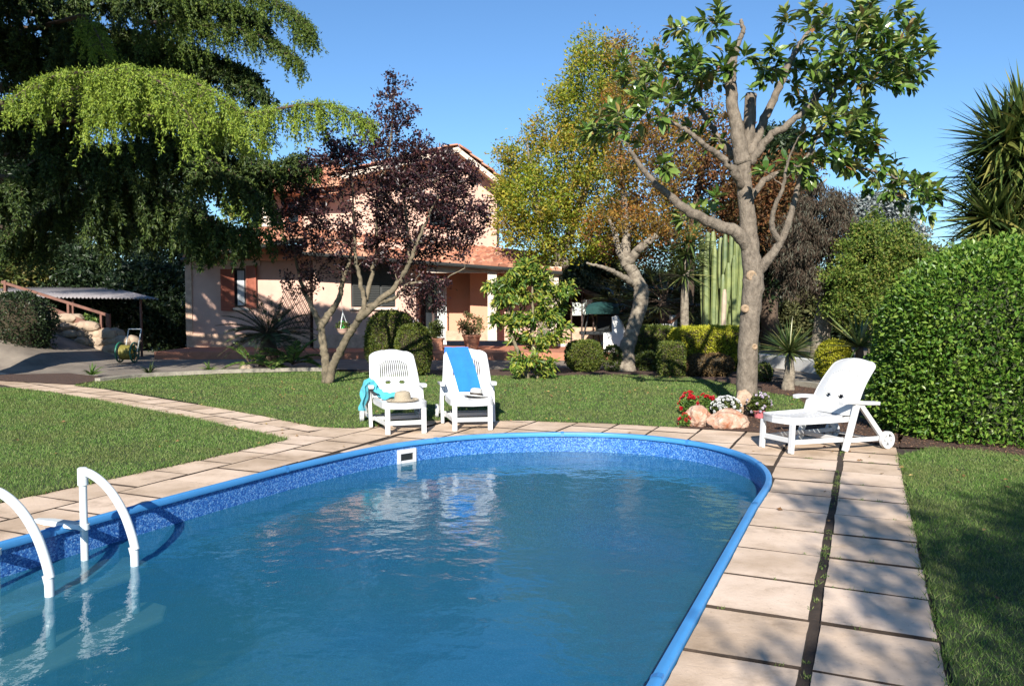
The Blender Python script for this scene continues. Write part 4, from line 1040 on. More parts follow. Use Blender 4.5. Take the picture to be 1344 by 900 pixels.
# --- generic leafy tree
def _t(): pass
def tree(name, label, base, limbs, blobs, ntw, per, spread, L, Wl, lmat, bark, seed, k=.010, sides=5, up=.4, frm=.3, sag=0., group=None, wob=.03, shell=0., cat='tree', r3=None, hang=0.0, bias=.25, mixdir=1.0, crown='crown', aspect=None):
    rng = np.random.default_rng(seed); t = empty(name, (base.x, base.y, base.z), label, cat, group)
    sk = Skel(rng)
    for pts, rad in limbs: sk.limb(pts, rad, 10, .008)
    T = []; tot = sum(b[6] for b in blobs)
    for (x, y, Y, rx, ry, rY, wgt) in blobs: T += list(pxblob(rng, x, y, Y, rx, ry, rY, max(1, int(ntw*wgt/tot)), shell))
    T = [p for p in T if p[2] > base.z + .15]
    tw = sk.grow(T, k=k, sides=sides, sag=sag, wob=wob, bias=bias)
    P, D = along(rng, tw, per, spread, frm); n = len(P)
    ax = unit(D*mixdir + rng.normal(size=(n, 3))*.6 + np.array([0, 0, -hang]))
    sk.build('trunk', bark, t)
    leaves(crown, P, ax, L*rng.uniform(.6, 1.25, n), Wl*rng.uniform(.7, 1.2, n), lmat, t, up, rng=rng)
    return t, tw, sk

# --- purple plum
D = 14.8
M['plum'] = leafmat('plum_leaf', [(0.008, 0.004, 0.006), (0.020, 0.008, 0.011), (0.040, 0.015, 0.018), (0.12, 0.045, 0.045)], 0.40, 0.2, 0.5)
M['bark_plum'] = plain('bark_plum', (0.10, 0.085, 0.05), 0.9, 0.35, 7, 0.8, 26, c2=(0.24, 0.19, 0.125))
b = G(430, 503); D = b.y
lim = [(PL(D, [(429, 506, 0), (428, 480, 0), (424, 450, 0), (419, 425, 0), (408, 400, .1), (396, 372, .2), (388, 340, .3), (384, 310, .3)]), [.10, .078, .07, .058, .044, .036, .026, .016]),
       (PL(D, [(420, 428, 0), (432, 412, .1), (445, 392, .15), (449, 372, .1), (458, 345, 0), (463, 320, 0)]), [.075, .06, .052, .042, .03, .02]),
       (PL(D, [(431, 503, -.05), (441, 470, -.15), (458, 440, -.25), (473, 415, -.35), (478, 395, -.4), (472, 365, -.4), (466, 330, -.4), (464, 285, -.4), (463, 240, -.4)]), [.085, .074, .067, .06, .043, .036, .03, .022, .012]),
       (PL(D, [(470, 420, -.35), (495, 397, -.5), (520, 375, -.6), (535, 350, -.7), (545, 325, -.8), (560, 290, -.8), (575, 255, -.8)]), [.062, .056, .048, .04, .03, .022, .012]),
       (PL(D, [(482, 402, -.4), (515, 392, -.6), (538, 372, -.7), (575, 368, -.8), (610, 352, -.8)]), [.036, .03, .022, .014, .008]),
       (PL(D, [(480, 395, -.3), (488, 360, -.1), (495, 325, 0), (494, 290, 0), (500, 240, 0), (512, 190, .1), (516, 140, .2), (520, 100, .2)]), [.045, .038, .03, .026, .022, .018, .012, .006]),
       (PL(D, [(538, 345, -.7), (534, 290, -.5), (530, 240, -.4), (535, 190, -.3)]), [.032, .025, .018, .008])]
bl = [(470, 250, D, 95, 75, 1.4, 5), (560, 265, D-.3, 85, 70, 1.3, 5), (510, 190, D, 60, 60, 1.0, 2.2), (520, 130, D, 25, 32, .5, .45), (395, 290, D, 40, 55, .9, 1.6), (600, 290, D-.3, 48, 50, .8, 1.6),
      (455, 330, D, 60, 35, 1.0, 1.3), (560, 385, D-.6, 36, 38, .6, .9), (400, 365, D, 30, 25, .5, .5), (535, 330, D, 60, 30, .9, 1.4), (440, 200, D, 35, 35, .7, 1.0), (598, 228, D, 34, 26, .7, 1.1), (560, 215, D, 40, 28, .8, 1.2), (630, 290, D, 20, 22, .4, .3)]
tree('plum_tree', 'purple leaved plum tree forked low, on the lawn in front of the house', b, lim, bl, 880, 36, .055, .072, .040, M['plum'], M['bark_plum'], 31, k=.012, wob=.025)

# --- autumn tree with the scarred pale trunk
b = G(822, 487); D = b.y
M['autumn_rust'] = leafmat('autumn_leaf', [(0.060, 0.075, 0.012), (0.15, 0.14, 0.020), (0.28, 0.20, 0.030), (0.36, 0.20, 0.04)], 0.5, 0.35, 0.3, patch=[(0.10, 0.09, 0.015), (0.26, 0.12, 0.025), (0.38, 0.13, 0.035), (0.30, 0.22, 0.03)], pscale=1.0)
lim = [(PL(D, [(823, 492, 0), (822, 465, 0), (828, 440, 0), (836, 415, 0), (842, 385, 0), (832, 360, 0), (822, 345, 0)]), [.215, .17, .155, .155, .165, .13, .115]),
       (PL(D, [(823, 348, 0), (812, 325, 0), (805, 300, .1), (798, 285, .1)]), [.12, .09, .07, .055, .04, .02]),
       (PL(D, [(824, 346, 0), (838, 328, -.2), (850, 318, -.3), (862, 308, -.3)]), [.12, .09, .075, .06]),
       (PL(D, [(820, 340, 0), (822, 310, .2), (820, 270, .3), (815, 220, .4), (812, 160, .5), (808, 100, .5)]), [.11, .09, .07, .05, .03, .012]),
       (PL(D, [(832, 372, 0), (815, 362, -.3), (795, 352, -.5), (770, 345, -.7)]), [.09, .06, .045, .02])]
bl = [(845, 285, D, 36, 22, .7, 1.0), (835, 140, D, 50, 62, 1.3, 3), (860, 210, D+.4, 55, 55, 1.3, 2.4), (865, 290, D+.3, 55, 35, 1.2, 1.4), (830, 72, D, 38, 24, .6, .7), (910, 160, D+.6, 45, 45, 1, 1.1), (815, 230, D, 22, 40, .8, .9), (800, 300, D-.2, 30, 26, .8, .7)]
tree('autumn_tree', 'rusty autumn tree with a crooked scarred pale trunk and pruned stubs', b, lim, bl, 290, 42, .11, .078, .040, M['autumn_rust'], M['bark_pale'], 41, k=.010, wob=.02)
M['autumn_yellow'] = leafmat('yellow_autumn_leaf', [(0.075, 0.14, 0.012), (0.18, 0.26, 0.022), (0.34, 0.38, 0.035), (0.46, 0.40, 0.05)], 0.5, 0.4, 0.3, patch=[(0.10, 0.15, 0.015), (0.24, 0.27, 0.03), (0.42, 0.21, 0.04), (0.38, 0.36, 0.04)], pscale=.6)
b = Vector((A(712, 400, 23.0).x, 23.0, ZT)); D = 23.0
lim = [(PL(D, [(712, 462, 0), (716, 410, 0), (728, 350, 0), (755, 290, 0), (775, 220, 0), (790, 150, 0), (795, 80, 0)]), [.20, .18, .16, .13, .10, .06, .02]), (PL(D, [(742, 350, 0), (715, 300, -.4), (700, 240, -.4), (692, 190, -.4)]), [.16, .11, .07, .02]), (PL(D, [(752, 300, 0), (735, 240, .4), (728, 180, .4)]), [.12, .07, .02])]
bl = [(780, 130, D, 50, 62, 2, 3.2), (757, 205, D, 46, 44, 1.9, 2.4), (775, 275, D-.3, 62, 45, 2, 3), (712, 262, D-.2, 46, 50, 1.8, 2.8), (702, 185, D, 18, 40, 1., .7), (675, 285, D-.3, 28, 46, 1.1, 1.3), (778, 68, D, 30, 30, .9, .7), (820, 100, D, 30, 45, 1.2, 1.1),
      (780, 322, D-.3, 60, 20, 1.4, 1.0), (668, 215, D, 22, 26, .8, .7), (662, 255, D, 18, 24, .7, .6), (735, 138, D, 20, 28, .8, .5), (715, 322, D-.3, 40, 18, 1.0, .8), (754, 112, D, 14, 34, .7, .4), (690, 232, D, 24, 16, .8, .5), (840, 320, D, 50, 26, 1.6, 1.0), (800, 210, D, 35, 50, 1.6, 1.2)]
tree('yellow_tree', 'tall yellow-green autumn tree behind the verandah at the right end of the house', b, lim, bl, 1200, 42, .14, .105, .054, M['autumn_yellow'], M['bark_pale'], 42, k=.009, wob=.02)
# --- bare twiggy rust tree behind
b = Vector((A(900, 400, 22).x, 22, 0)); D = 22
M['rust'] = leafmat('rust_leaf', [(0.05, 0.035, 0.015), (0.13, 0.06, 0.025), (0.25, 0.10, 0.04), (0.12, 0.10, 0.03)], 0.6, 0.3, 0.2)
tree('russet_tree', 'russet brown leaved tree filling the gap behind the magnolia', b, [(PL(D, [(900, 470, 0), (902, 400, 0), (905, 330, 0), (915, 260, 0), (925, 200, 0)]), [.22, .18, .14, .10, .03])],
     [(905, 205, D, 80, 65, 1.8, 4), (960, 260, D, 70, 60, 1.8, 3), (860, 300, D, 90, 55, 1.8, 3), (1010, 270, D, 40, 60, 1.5, 1.5), (1040, 230, D, 30, 40, 1.2, .8)], 460, 44, .17, .12, .062, M['rust'], M['bark_dark'], 43, k=.010)
# --- drooping eucalyptus, brown and silver
b = Vector((G(1078, 478).x, G(1078, 478).y, 0)); D = b.y
M['euca'] = leafmat('gum_leaf', [(0.022, 0.020, 0.014), (0.055, 0.040, 0.028), (0.10, 0.07, 0.05), (0.14, 0.15, 0.11)], 0.75, 0.2, 0.1)
tree('gum_tree', 'drooping brown gum tree with a stout bare stump-like trunk', b, [(PL(D, [(1076, 482, 0), (1078, 440, 0), (1084, 400, 0), (1080, 382, 0)]), [.26, .21, .20, .20]), (PL(D, [(1080, 388, 0), (1062, 370, 0), (1048, 350, 0), (1050, 310, 0), (1065, 260, .3), (1085, 235, .3)]), [.14, .11, .09, .07, .04, .02]),
     (PL(D, [(1083, 390, 0), (1090, 340, .4), (1096, 290, .4), (1100, 255, .4)]), [.12, .08, .05, .02])],
     [(1078, 295, D+.2, 36, 50, 1.2, 4), (1045, 325, D+.2, 30, 52, 1.1, 3), (1104, 270, D+.2, 14, 28, .7, .8), (1062, 255, D+.2, 14, 22, .5, .5), (1060, 375, D, 45, 20, .8, .8)], 430, 50, .08, .15, .024, M['euca'], M['bark_pale'], 47, k=.009, hang=1.6, up=.1, sag=.1, mixdir=.3)
# --- silvery gum far behind
b = Vector((A(1160, 400, 30).x, 30, 0)); D = 30
M['silver'] = leafmat('silver_leaf', [(0.10, 0.13, 0.12), (0.20, 0.23, 0.22), (0.36, 0.38, 0.38)], 0.5, 0.2, 0.4)
tree('silver_gum', 'silvery grey leaved gum far behind the small bright green tree', b, [(PL(D, [(1160, 460, 0), (1160, 380, 0), (1155, 300, 0), (1158, 270, 0)]), [.3, .25, .15, .05])],
     [(1155, 285, D, 38, 34, 1.3, 4), (1192, 306, D, 18, 14, .8, 1), (1140, 320, D, 35, 30, 1.2, 2), (1190, 340, D, 30, 20, 1, 1)], 220, 90, .16, .15, .09, M['silver'], M['bark_pale'], 49, k=.008)
# dark gum screen behind the cactus
b = Vector((A(1010, 400, 26).x, 26, 0)); D = 26
M['darkgreen'] = leafmat('dark_leaf', [(0.010, 0.022, 0.008), (0.022, 0.042, 0.014), (0.045, 0.070, 0.022)], 0.45, 0.2, 0.4)
M['olive'] = leafmat('olive_leaf', [(0.05, 0.06, 0.02), (0.10, 0.11, 0.04), (0.18, 0.17, 0.07)], 0.55, 0.25, 0.3)
tree('tall_evergreen', 'dark leafy evergreen standing behind the magnolia trunk and the cactus clump', b, [(PL(D, [(1010, 460, 0), (1010, 380, 0), (1005, 300, 0), (1000, 220, 0)]), [.3, .25, .15, .05])],
     [(1005, 300, D, 50, 90, 1.6, 4), (1010, 210, D, 40, 40, 1.3, 2)], 340, 80, .2, .17, .09, M['darkgreen'], M['bark_dark'], 50, k=.008)
# --- small bright green tree
b = Vector((G(1145, 482).x, G(1145, 482).y, 0)); D = b.y
M['bright'] = leafmat('fresh_leaf', [(0.050, 0.095, 0.015), (0.10, 0.17, 0.025), (0.19, 0.26, 0.045), (0.24, 0.22, 0.05)], 0.5, 0.35, 0.3)
tree('bright_bushy_tree', 'bright yellow-green upright bushy tree beside the laurel hedge', b, [(PL(D, [(1145, 485, 0), (1145, 440, 0), (1148, 400, 0), (1146, 340, 0)]), [.12, .10, .07, .02]), (PL(D, [(1145, 430, 0), (1165, 390, .2), (1180, 340, .2)]), [.07, .05, .02]), (PL(D, [(1145, 430, 0), (1120, 390, .2), (1112, 340, .2)]), [.07, .05, .02])],
     [(1140, 345, D, 26, 50, .8, 3), (1185, 345, D, 30, 42, .8, 2.5), (1108, 370, D, 26, 32, .8, 2), (1150, 410, D, 70, 34, 1, 4), (1195, 400, D, 35, 40, .9, 2), (1165, 320, D, 12, 30, .5, .6), (1130, 310, D, 7, 24, .3, .35), (1150, 300, D, 7, 26, .3, .35), (1188, 308, D, 7, 22, .3, .35), (1108, 335, D, 7, 22, .3, .3)], 700, 60, .08, .078, .044, M['bright'], M['bark_olive'], 53, k=.007, up=.3)

# --- trained shrub with two stems, yellow green pinnate leaves
b = Vector((G(706, 497).x, G(706, 497).y, 0)); D = b.y
M['trained'] = leafmat('shrub_leaf', [(0.025, 0.065, 0.014), (0.085, 0.165, 0.025), (0.21, 0.29, 0.040), (0.40, 0.36, 0.06)], 0.4, 0.3, 0.4)
t_, tw, _ = tree('leafy_shrub_tree', 'loose yellow-green shrub on two slim stems, behind the two loungers', b,
     [(PL(D, [(694, 499, 0), (684, 470, 0), (672, 440, 0), (669, 410, 0), (667, 375, 0)]), [.045, .04, .03, .025, .015]), (PL(D, [(706, 500, 0), (700, 470, 0), (699, 440, 0), (699, 400, 0), (699, 365, 0)]), [.04, .035, .03, .025, .015])],
     [(692, 362, D, 34, 16, .5, 2), (668, 388, D, 26, 14, .45, 1.2), (722, 392, D, 24, 26, .5, 1.6), (650, 375, D, 22, 10, .3, .6), (668, 420, D, 26, 12, .4, 1), (735, 425, D, 16, 20, .4, .7), (700, 445, D, 40, 10, .45, 1.1), (700, 415, D, 26, 16, .4, .9), (700, 478, D-.1, 32, 16, .5, 1.5), (742, 378, D, 22, 9, .3, .4), (690, 344, D, 12, 8, .2, .3)], 230, 32, .045, .13, .048, M['trained'], M['bark_olive'], 59, k=.010, hang=.7, up=.5, cat='shrub')
# ---------------------------------------------------------------- hedges and rounded bushes: solid core coloured dark like shaded inner twigs, leaves over the surface
def bush(name, label, base, half, n, L, Wl, lmat, seed, p=2.6, lump=.08, cat='bush', group=None, core=.84, up=.35, zc=None, depthj=.16, corem=None, cr=False):
    """superellipsoid of half sizes (hx, hy, hz) standing on base"""
    rng = np.random.default_rng(seed); t = empty(name, tuple(base), label, cat, group)
    hx, hy, hz = half; c = np.array([base.x, base.y, base.z + hz])
    def surf(d, k=1.0):
        r = (np.abs(d[:, 0])**p + np.abs(d[:, 1])**p + np.abs(d[:, 2])**p)**(-1/p)
        q = d * r[:, None]; f = 1 + lump*noise3(q*np.array(half), 3.2/max(.4, min(half)), seed)
        return c + q * np.array(half) * (f * k)[:, None]
    d = unit(rng.normal(size=(n, 3))); S = surf(d); dep = rng.random(n)**1.6 * depthj
    gaps = noise3(S, 2.6, seed + 5); stay = (gaps > -1.0) | (rng.random(n) < .35); d, S, dep = d[stay], S[stay], dep[stay]; n = len(d)
    shoot = (rng.random(n) < .035); dep[shoot] = -rng.random(int(shoot.sum()))*.07
    # outward direction of a superellipsoid
    nd = unit(np.sign(d)*np.abs(d)**(p-1)/np.array(half)[None]); P = S - nd*(dep*min(half))[:, None]
    m = (P[:, 2] > max(0, base.z) + .02) & ((P[:, 1] < c[1] + hy*.35) | (P[:, 2] > c[2])) ; P = P[m]; nd = nd[m]; k = len(P)
    ax = unit(nd*.8 + rng.normal(size=(k, 3))*.75 + np.array([0, 0, .15]))
    import bmesh
    bm = bmesh.new(); bmesh.ops.create_icosphere(bm, subdivisions=4, radius=1); Q = np.array([v.co[:] for v in bm.verts]); Fs = [tuple(v.index for v in f.verts) for f in bm.faces]; bm.free()
    cv = surf(unit(Q), core); cv[:, 2] = np.maximum(cv[:, 2], base.z - .02)
    npmesh('dark_core', cv, np.array(Fs), corem or M['core_dark'], t, True)  # solid stand-in for inner twigs, its dark colour includes the shade between leaves
    leaves('foliage', P, ax, L*rng.uniform(.6, 1.25, k), Wl*rng.uniform(.7, 1.2, k), lmat, t, up, rng=rng)
    return t
M['laurel'] = leafmat('laurel_leaf', [(0.035, 0.09, 0.010), (0.075, 0.165, 0.018), (0.13, 0.225, 0.028), (0.22, 0.30, 0.055)], 0.40, 0.25, 0.4)
M['golden'] = leafmat('golden_leaf', [(0.18, 0.21, 0.014), (0.34, 0.35, 0.026), (0.50, 0.46, 0.040)], 0.5, 0.3, 0.3)
M['box'] = leafmat('box_leaf', [(0.05, 0.085, 0.014), (0.10, 0.135, 0.022), (0.19, 0.20, 0.035)], 0.45, 0.25, 0.35)
M['boxdark'] = leafmat('dark_box_leaf', [(0.03, 0.05, 0.010), (0.06, 0.085, 0.016), (0.12, 0.14, 0.03)], 0.45, 0.25, 0.35)
# laurel hedge: three grown-together shrubs
rngl = np.random.default_rng(3)
bush('laurel_hedge', 'tall glossy bright green laurel hedge beside the right lawn', Vector((6.80, 9.20, -.72)), (2.54, 1.32, 1.475), 140000, .062, .036, M['laurel'], 71, p=3.1, lump=.07, cat='hedge', corem=plain('hedge_core', (0.035, 0.045, 0.018), .95, .4, 12), depthj=.20, up=.3)
# clipped hedges of the middle ground
def hb(x0, x1, ytop, ybase, zb=0.0):
    b0 = G(x0, ybase); b1 = G(x1, ybase); top = A((x0+x1)/2, ytop, b0.y).z; return b0, b1, top
def hedge(name, label, x0, x1, ytop, Y, hy, n, L, mat, seed, group=None, p=5, zb=0.0):
    a = A(x0, 400, Y).x; b = A(x1, 400, Y).x; z = A(x0, ytop, Y).z
    return bush(name, label, Vector(((a+b)/2, Y + hy, zb)), ((b-a)/2, hy, (z-zb)/2), n, L, L*.6, mat, seed, p=p, lump=.03, cat='hedge', group=group, core=.9, depthj=.12)
hedge('golden_hedge', 'long clipped golden hedge behind the magnolia and below the cactus clump', 888, 1000, 430, 17.2, .55, 26000, .05, M['golden'], 81)
hedge('green_hedge', 'clipped green hedge between the crooked pale trunk and the golden hedge', 838, 892, 429, 18.4, .5, 9000, .055, M['box'], 82)
hedge('square_bush', 'small square clipped bush in front of the left end of the golden hedge', 869, 902, 450, 16.0, .35, 7000, .04, M['box'], 83, p=7)
hedge('border_shrub', 'dull reddish twiggy low shrub against the magnolia trunk', 905, 968, 466, 15.9, .30, 3200, .05, leafmat('barberry_leaf', [(0.05, 0.035, 0.015), (0.12, 0.075, 0.03), (0.20, 0.13, 0.06)], .6, .2, .2), 84, p=2.6)
hedge('border_shrub', 'dark low twiggy shrub between the magnolia trunk and the small yucca', 1000, 1018, 478, 14.8, .2, 900, .05, M['boxdark'], 85, p=2.1)
def rb(name, label, x, y, w_, h_, n, L, mat, seed, **k):
    b = G(x, y); s = b.y/F; return bush(name, label, Vector((b.x, b.y + w_*s*.4, 0)), (w_*s/2, w_*s/2*.9, h_*s/2), n, L, L*.58, mat, seed, **k)
rb('round_bush', 'large clipped round bush to the right of the plum trunk', 512, 493, 72, 84, 15000, .045, M['box'], 91, p=2.6)
rb('round_bush', 'lower clipped round bush tucked against the right side of a larger one', 541, 495, 48, 70, 9000, .04, M['box'], 92, p=2.6)
rb('round_bush', 'small yellow-green clipped bush between the slim-stemmed shrub and the crooked trunk', 768, 489, 50, 42, 8000, .045, M['box'], 93, p=2.4)
rb('wispy_bush', 'little wispy green bush touching the left of the crooked pale trunk', 805, 488, 26, 34, 1600, .06, M['boxdark'], 94, p=2, core=.5)
rb('wispy_bush', 'small open bush just right of the crooked pale trunk', 853, 488, 34, 26, 1300, .06, M['boxdark'], 95, p=2, core=.4)
rb('yellow_bush', 'bright yellow round bush behind the side lounger', 1101, 500, 46, 52, 9000, .045, M['golden'], 96, p=2.4)
# --- rows of dark garden growth closing the view
def backrow(lst, mat, group, cat='tree'):
    for i, (x, Y, w_, ztop, lab, sd) in enumerate(lst):
        rng = np.random.default_rng(sd); c = A(x, 400, Y); s = Y/F; base = Vector((c.x, Y, 0)); hy = (400 - (400-ztop))  # noqa
        top = A(x, ztop, Y).z; h_ = top*.5
        m_ = M[mat] if isinstance(mat, str) else M[mat[i % len(mat)]]
        n = int(3800*(w_/60)); t = empty('garden_tree', base, lab, cat, group)
        sk = Skel(rng); sk.limb([(c.x, Y, -.02), (c.x + .1, Y, top*.35), (c.x - .1, Y, top*.8)], [.18, .13, .03], 7, .02)
        hw = w_*s/2
        T = np.concatenate([blob(rng, (c.x, Y, top*.56), (hw*.95, hw*.8, top*.46), 90, .35), blob(rng, (c.x + rng.normal()*hw*.3, Y, top*.75), (hw*.55, hw*.5, top*.26), 30, .3)])
        T = T[T[:, 2] > .1]
        tw = sk.grow(T, k=.012, sides=4, seg=3); P, D = along(rng, tw, max(20, n//len(T)*2), .20, .35); k = len(P)
        sk.build('trunk', M['bark_dark'], t)
        leaves('crown', P, D + rng.normal(size=(k, 3))*.7, rng.uniform(.10, .22, k)*Y/26, rng.uniform(.05, .10, k)*Y/26, m_, t, .35, rng=rng)
backrow([(785, 30, 130, 330, 'olive green garden tree behind the verandah roof', 1), (870, 27, 100, 360, 'shaded garden tree behind the dark fan palms', 2), (960, 28, 120, 330, 'dark garden tree directly behind the tall cactus clump', 3),
         (1050, 30, 110, 352, 'dull olive tree between the magnolia trunk and the gum stump', 4), (1120, 28, 90, 392, 'low dark tree behind the gum stump', 5), (1205, 24, 120, 335, 'olive tree showing just above the laurel hedge', 6), (1300, 22, 120, 330, 'dark tree hidden behind the laurel hedge and the giant yucca', 7),
         (1000, 34, 200, 375, 'far dark tree of the back hedge seen between trunks', 8), (720, 33, 100, 345, 'dark tree rising behind the right corner of the house roof', 9)],
        ['olive', 'darkgreen', 'darkgreen', 'olive', 'darkgreen', 'olive', 'darkgreen', 'darkgreen', 'olive'], 'garden trees closing the view on the right')
M['sunny'] = leafmat('sunny_leaf', [(0.04, 0.07, 0.015), (0.10, 0.12, 0.025), (0.22, 0.17, 0.05)], .5, .25, .3)
backrow([(225, 29, 120, 225, 'dark tree in deep shade next to the left corner of the house', 11), (130, 31, 150, 190, 'tall dark tree behind the cedar in the shaded left background', 12), (30, 33, 150, 170, 'dark tree at the far left behind the cedar', 13), (330, 34, 90, 220, 'fresh green tree showing between cedar and upper storey of the house', 14),
         (190, 26, 110, 350, 'dark leafy shrub mass behind the corrugated canopy end', 15), (100, 27, 120, 330, 'leafy bank shrub lit in spots above the corrugated canopy', 16), (10, 26.5, 110, 320, 'sunlit yellow-green bank shrub at the left edge above the canopy', 17), (-60, 30, 120, 200, 'dark tree standing beyond the left edge of the view', 18), (222, 25.3, 60, 395, 'low black-green shrub filling the gap under the canopy end', 19)],
        ['darkgreen', 'darkgreen', 'darkgreen', 'bright', 'darkgreen', 'darkgreen', 'sunny', 'darkgreen', 'darkgreen'], 'garden trees closing the view on the left')
# shrub at the left edge in front of the ramp
rb('edge_shrub', 'dark leafy shrub at the left edge beside the ramp', 2, 482, 92, 100, 9000, .07, M['darkgreen'], 97, p=2.4, lump=.15)

# --- cactus clump
rng = np.random.default_rng(61); CD = 19.6
M['cactus'] = plain('cactus_skin', (0.10, 0.155, 0.06), .55, .3, 2.5, c2=(0.24, 0.27, 0.09)); M['cactus_dry'] = plain('cactus_dry', (.42, .33, .24), .9, .2, 5)
cc = empty('cactus_clump', (A(945, 400, CD).x, CD, 0), 'tall clump of ribbed columnar cactus standing behind the golden hedge', 'cactus')
def column(pts, r, mat, ribs=6):
    c = catmull(pts, 7); n = len(c); V = []; Fs = []; m = ribs*4
    rr = [r*(1 if k < n-4 else math.sqrt(max(0.02, 1-((k-(n-4))/3.6)**2))) for k in range(n)]
    ph = rng.random()*6.28
    for k in range(n):
        for q in range(m):
            a = 2*math.pi*q/m; rad = rr[k]*(0.80 + .26*abs(math.cos(ribs*a/2 + ph))**.7*(1 if True else 0)); V.append((c[k][0] + rad*math.cos(a), c[k][1] + rad*math.sin(a), c[k][2]))
    for k in range(n-1):
        for q in range(m): Fs.append((k*m+q, k*m+(q+1) % m, (k+1)*m+(q+1) % m, (k+1)*m+q))
    Fs.append(tuple((n-1)*m+q for q in range(m)))
    return MB().add(V, Fs).build('column', mat, cc, smooth=True, auto=60)
cols = [(921, 312, 927, 0), (929, 305, 935, .2), (936, 304, 940, -.1), (946, 312, 944, .3), (952, 306, 950, 0), (960, 304, 956, -.15), (967, 310, 964, .1), (973, 318, 968, 0), (941, 330, 938, .5), (956, 345, 952, -.3), (964, 335, 961, -.35), (949, 360, 946, -.35), (924, 350, 930, .35), (938, 322, 935, -.3), (969, 352, 966, .3), (926, 330, 932, -.25), (959, 325, 957, .4)]
for (xt, yt, xb, dy) in cols:
    t_ = A(xt, yt, CD+dy); b_ = A(xb, 470, CD+dy); column([(b_.x, CD+dy, -.02), (b_.x + (t_.x-b_.x)*.3 + rng.normal()*.03, CD+dy, t_.z*.33), (b_.x+(t_.x-b_.x)*.8, CD+dy, t_.z*.7), (t_.x, CD+dy, t_.z)], .056 + rng.random()*.022, M['cactus'])
b_ = A(948, 470, CD-.35); column([(b_.x, CD-.4, 0), (b_.x, CD-.4, 1.0), (b_.x+.02, CD-.4, A(948, 380, CD).z)], .06, M['cactus_dry'])

# --- sword-leaved plants
M['sword'] = leafmat('sword_leaf', [(0.030, 0.060, 0.018), (0.065, 0.11, 0.030), (0.13, 0.17, 0.05), (0.28, 0.26, 0.09)], .35, .15, .5)
M['fan'] = leafmat('fan_leaf', [(0.020, 0.035, 0.012), (0.045, 0.065, 0.02), (0.12, 0.13, 0.045)], .4, .15, .5)
M['sharp'] = leafmat('giant_yucca_leaf', [(0.030, 0.055, 0.016), (0.060, 0.10, 0.025), (0.12, 0.155, 0.035), (0.28, 0.25, 0.07)], .35, .12, .5)
def rosette(rng, c, n, lo=-.4, hi=1.0, axis=None):
    d = unit(rng.normal(size=(n, 3))); z = rng.uniform(lo, hi, n); a = rng.random(n)*6.28; q = np.sqrt(np.maximum(0, 1-z*z)); d = np.stack([q*np.cos(a), q*np.sin(a), z], 1)
    if axis is not None:
        ax = Vector(axis).normalized(); m = np.array(Vector((0, 0, 1)).rotation_difference(ax).to_matrix()); d = d @ m.T
    return np.repeat(np.asarray(c, float)[None], n, 0) + d*.03, d
# giant yucca top right
rng = np.random.default_rng(62); YD = 10.9
gy = empty('giant_yucca', (A(1330, 400, YD).x, YD, 0), 'giant yucca with hundreds of spiky leaves above the laurel hedge', 'yucca')
sk = Skel(rng); sk.limb([(gy.location.x, YD, -.02), (gy.location.x+.1, YD, 1.5), (gy.location.x, YD, 3.0)], [.25, .2, .16], 12)
heads = [(1338, 185), (1352, 160), (1330, 212), (1318, 236), (1340, 250), (1314, 262), (1348, 280), (1308, 286), (1328, 300), (1365, 210), (1380, 175), (1372, 260), (1310, 312), (1335, 325), (1395, 220), (1355, 330), (1345, 215), (1325, 185)]
C = []; Dd = []
for x, y in heads:
    c = A(x, y, YD + rng.uniform(-.5, .4)); sk.limb([(gy.location.x, YD, 1.2), (c.x*.5+gy.location.x*.5, (YD+c.y)/2, c.z*.6 + .3), tuple(c)], [.12, .09, .06], 8)
    c = A(x - 8, y, c.y); a, d = rosette(rng, c, 150, -.75, .95, axis=(-1.0, -.25, .25)); C.append(a); Dd.append(d)
C = np.concatenate(C); Dd = np.concatenate(Dd)
sk.build('trunk', M['bark_dark'], gy); swords('crown', C, Dd, rng.uniform(.55, .88, len(C)), rng.uniform(.046, .072, len(C)), M['sharp'], gy, rng, droop=rng.uniform(-.1, .22, len(C)))
# small yucca in the palm bed
b = G(1034, 512); D = b.y
sy = empty('small_yucca', (b.x, b.y, 0), 'small yucca with one spiky head on a short pale trunk behind the magnolia', 'yucca')
sk = Skel(rng); sk.limb([(b.x, D, -.02), (b.x+.02, D, .3), tuple(A(1036, 468, D))], [.11, .085, .07], 12, .006); sk.build('trunk', M['bark_pale'], sy)
c = A(1036, 462, D); a, d = rosette(rng, c, 230, -.25, 1.0); swords('crown', a, d, rng.uniform(.45, .68, 230), rng.uniform(.022, .034, 230), M['sword'], sy, rng, droop=rng.uniform(.0, .5, 230))
# agave like plant beside the yellow bush
b = G(1128, 500); c = A(1128, 455, b.y); ag = empty('spiky_plant', (b.x, b.y, 0), 'spiky plant with long stiff grey-green blades behind the laurel corner', 'plant')
a, d = rosette(rng, c, 60, -.2, 1.0); swords('blades', a, d, rng.uniform(.6, 1.1, 60), rng.uniform(.045, .07, 60), M['sword'], ag, rng, droop=rng.uniform(.0, .4, 60)); sk = Skel(rng); sk.limb([(b.x, b.y, 0), (b.x, b.y, .3), tuple(c)], [.1, .09, .07], 8); sk.build('stem', M['bark_dark'], ag)
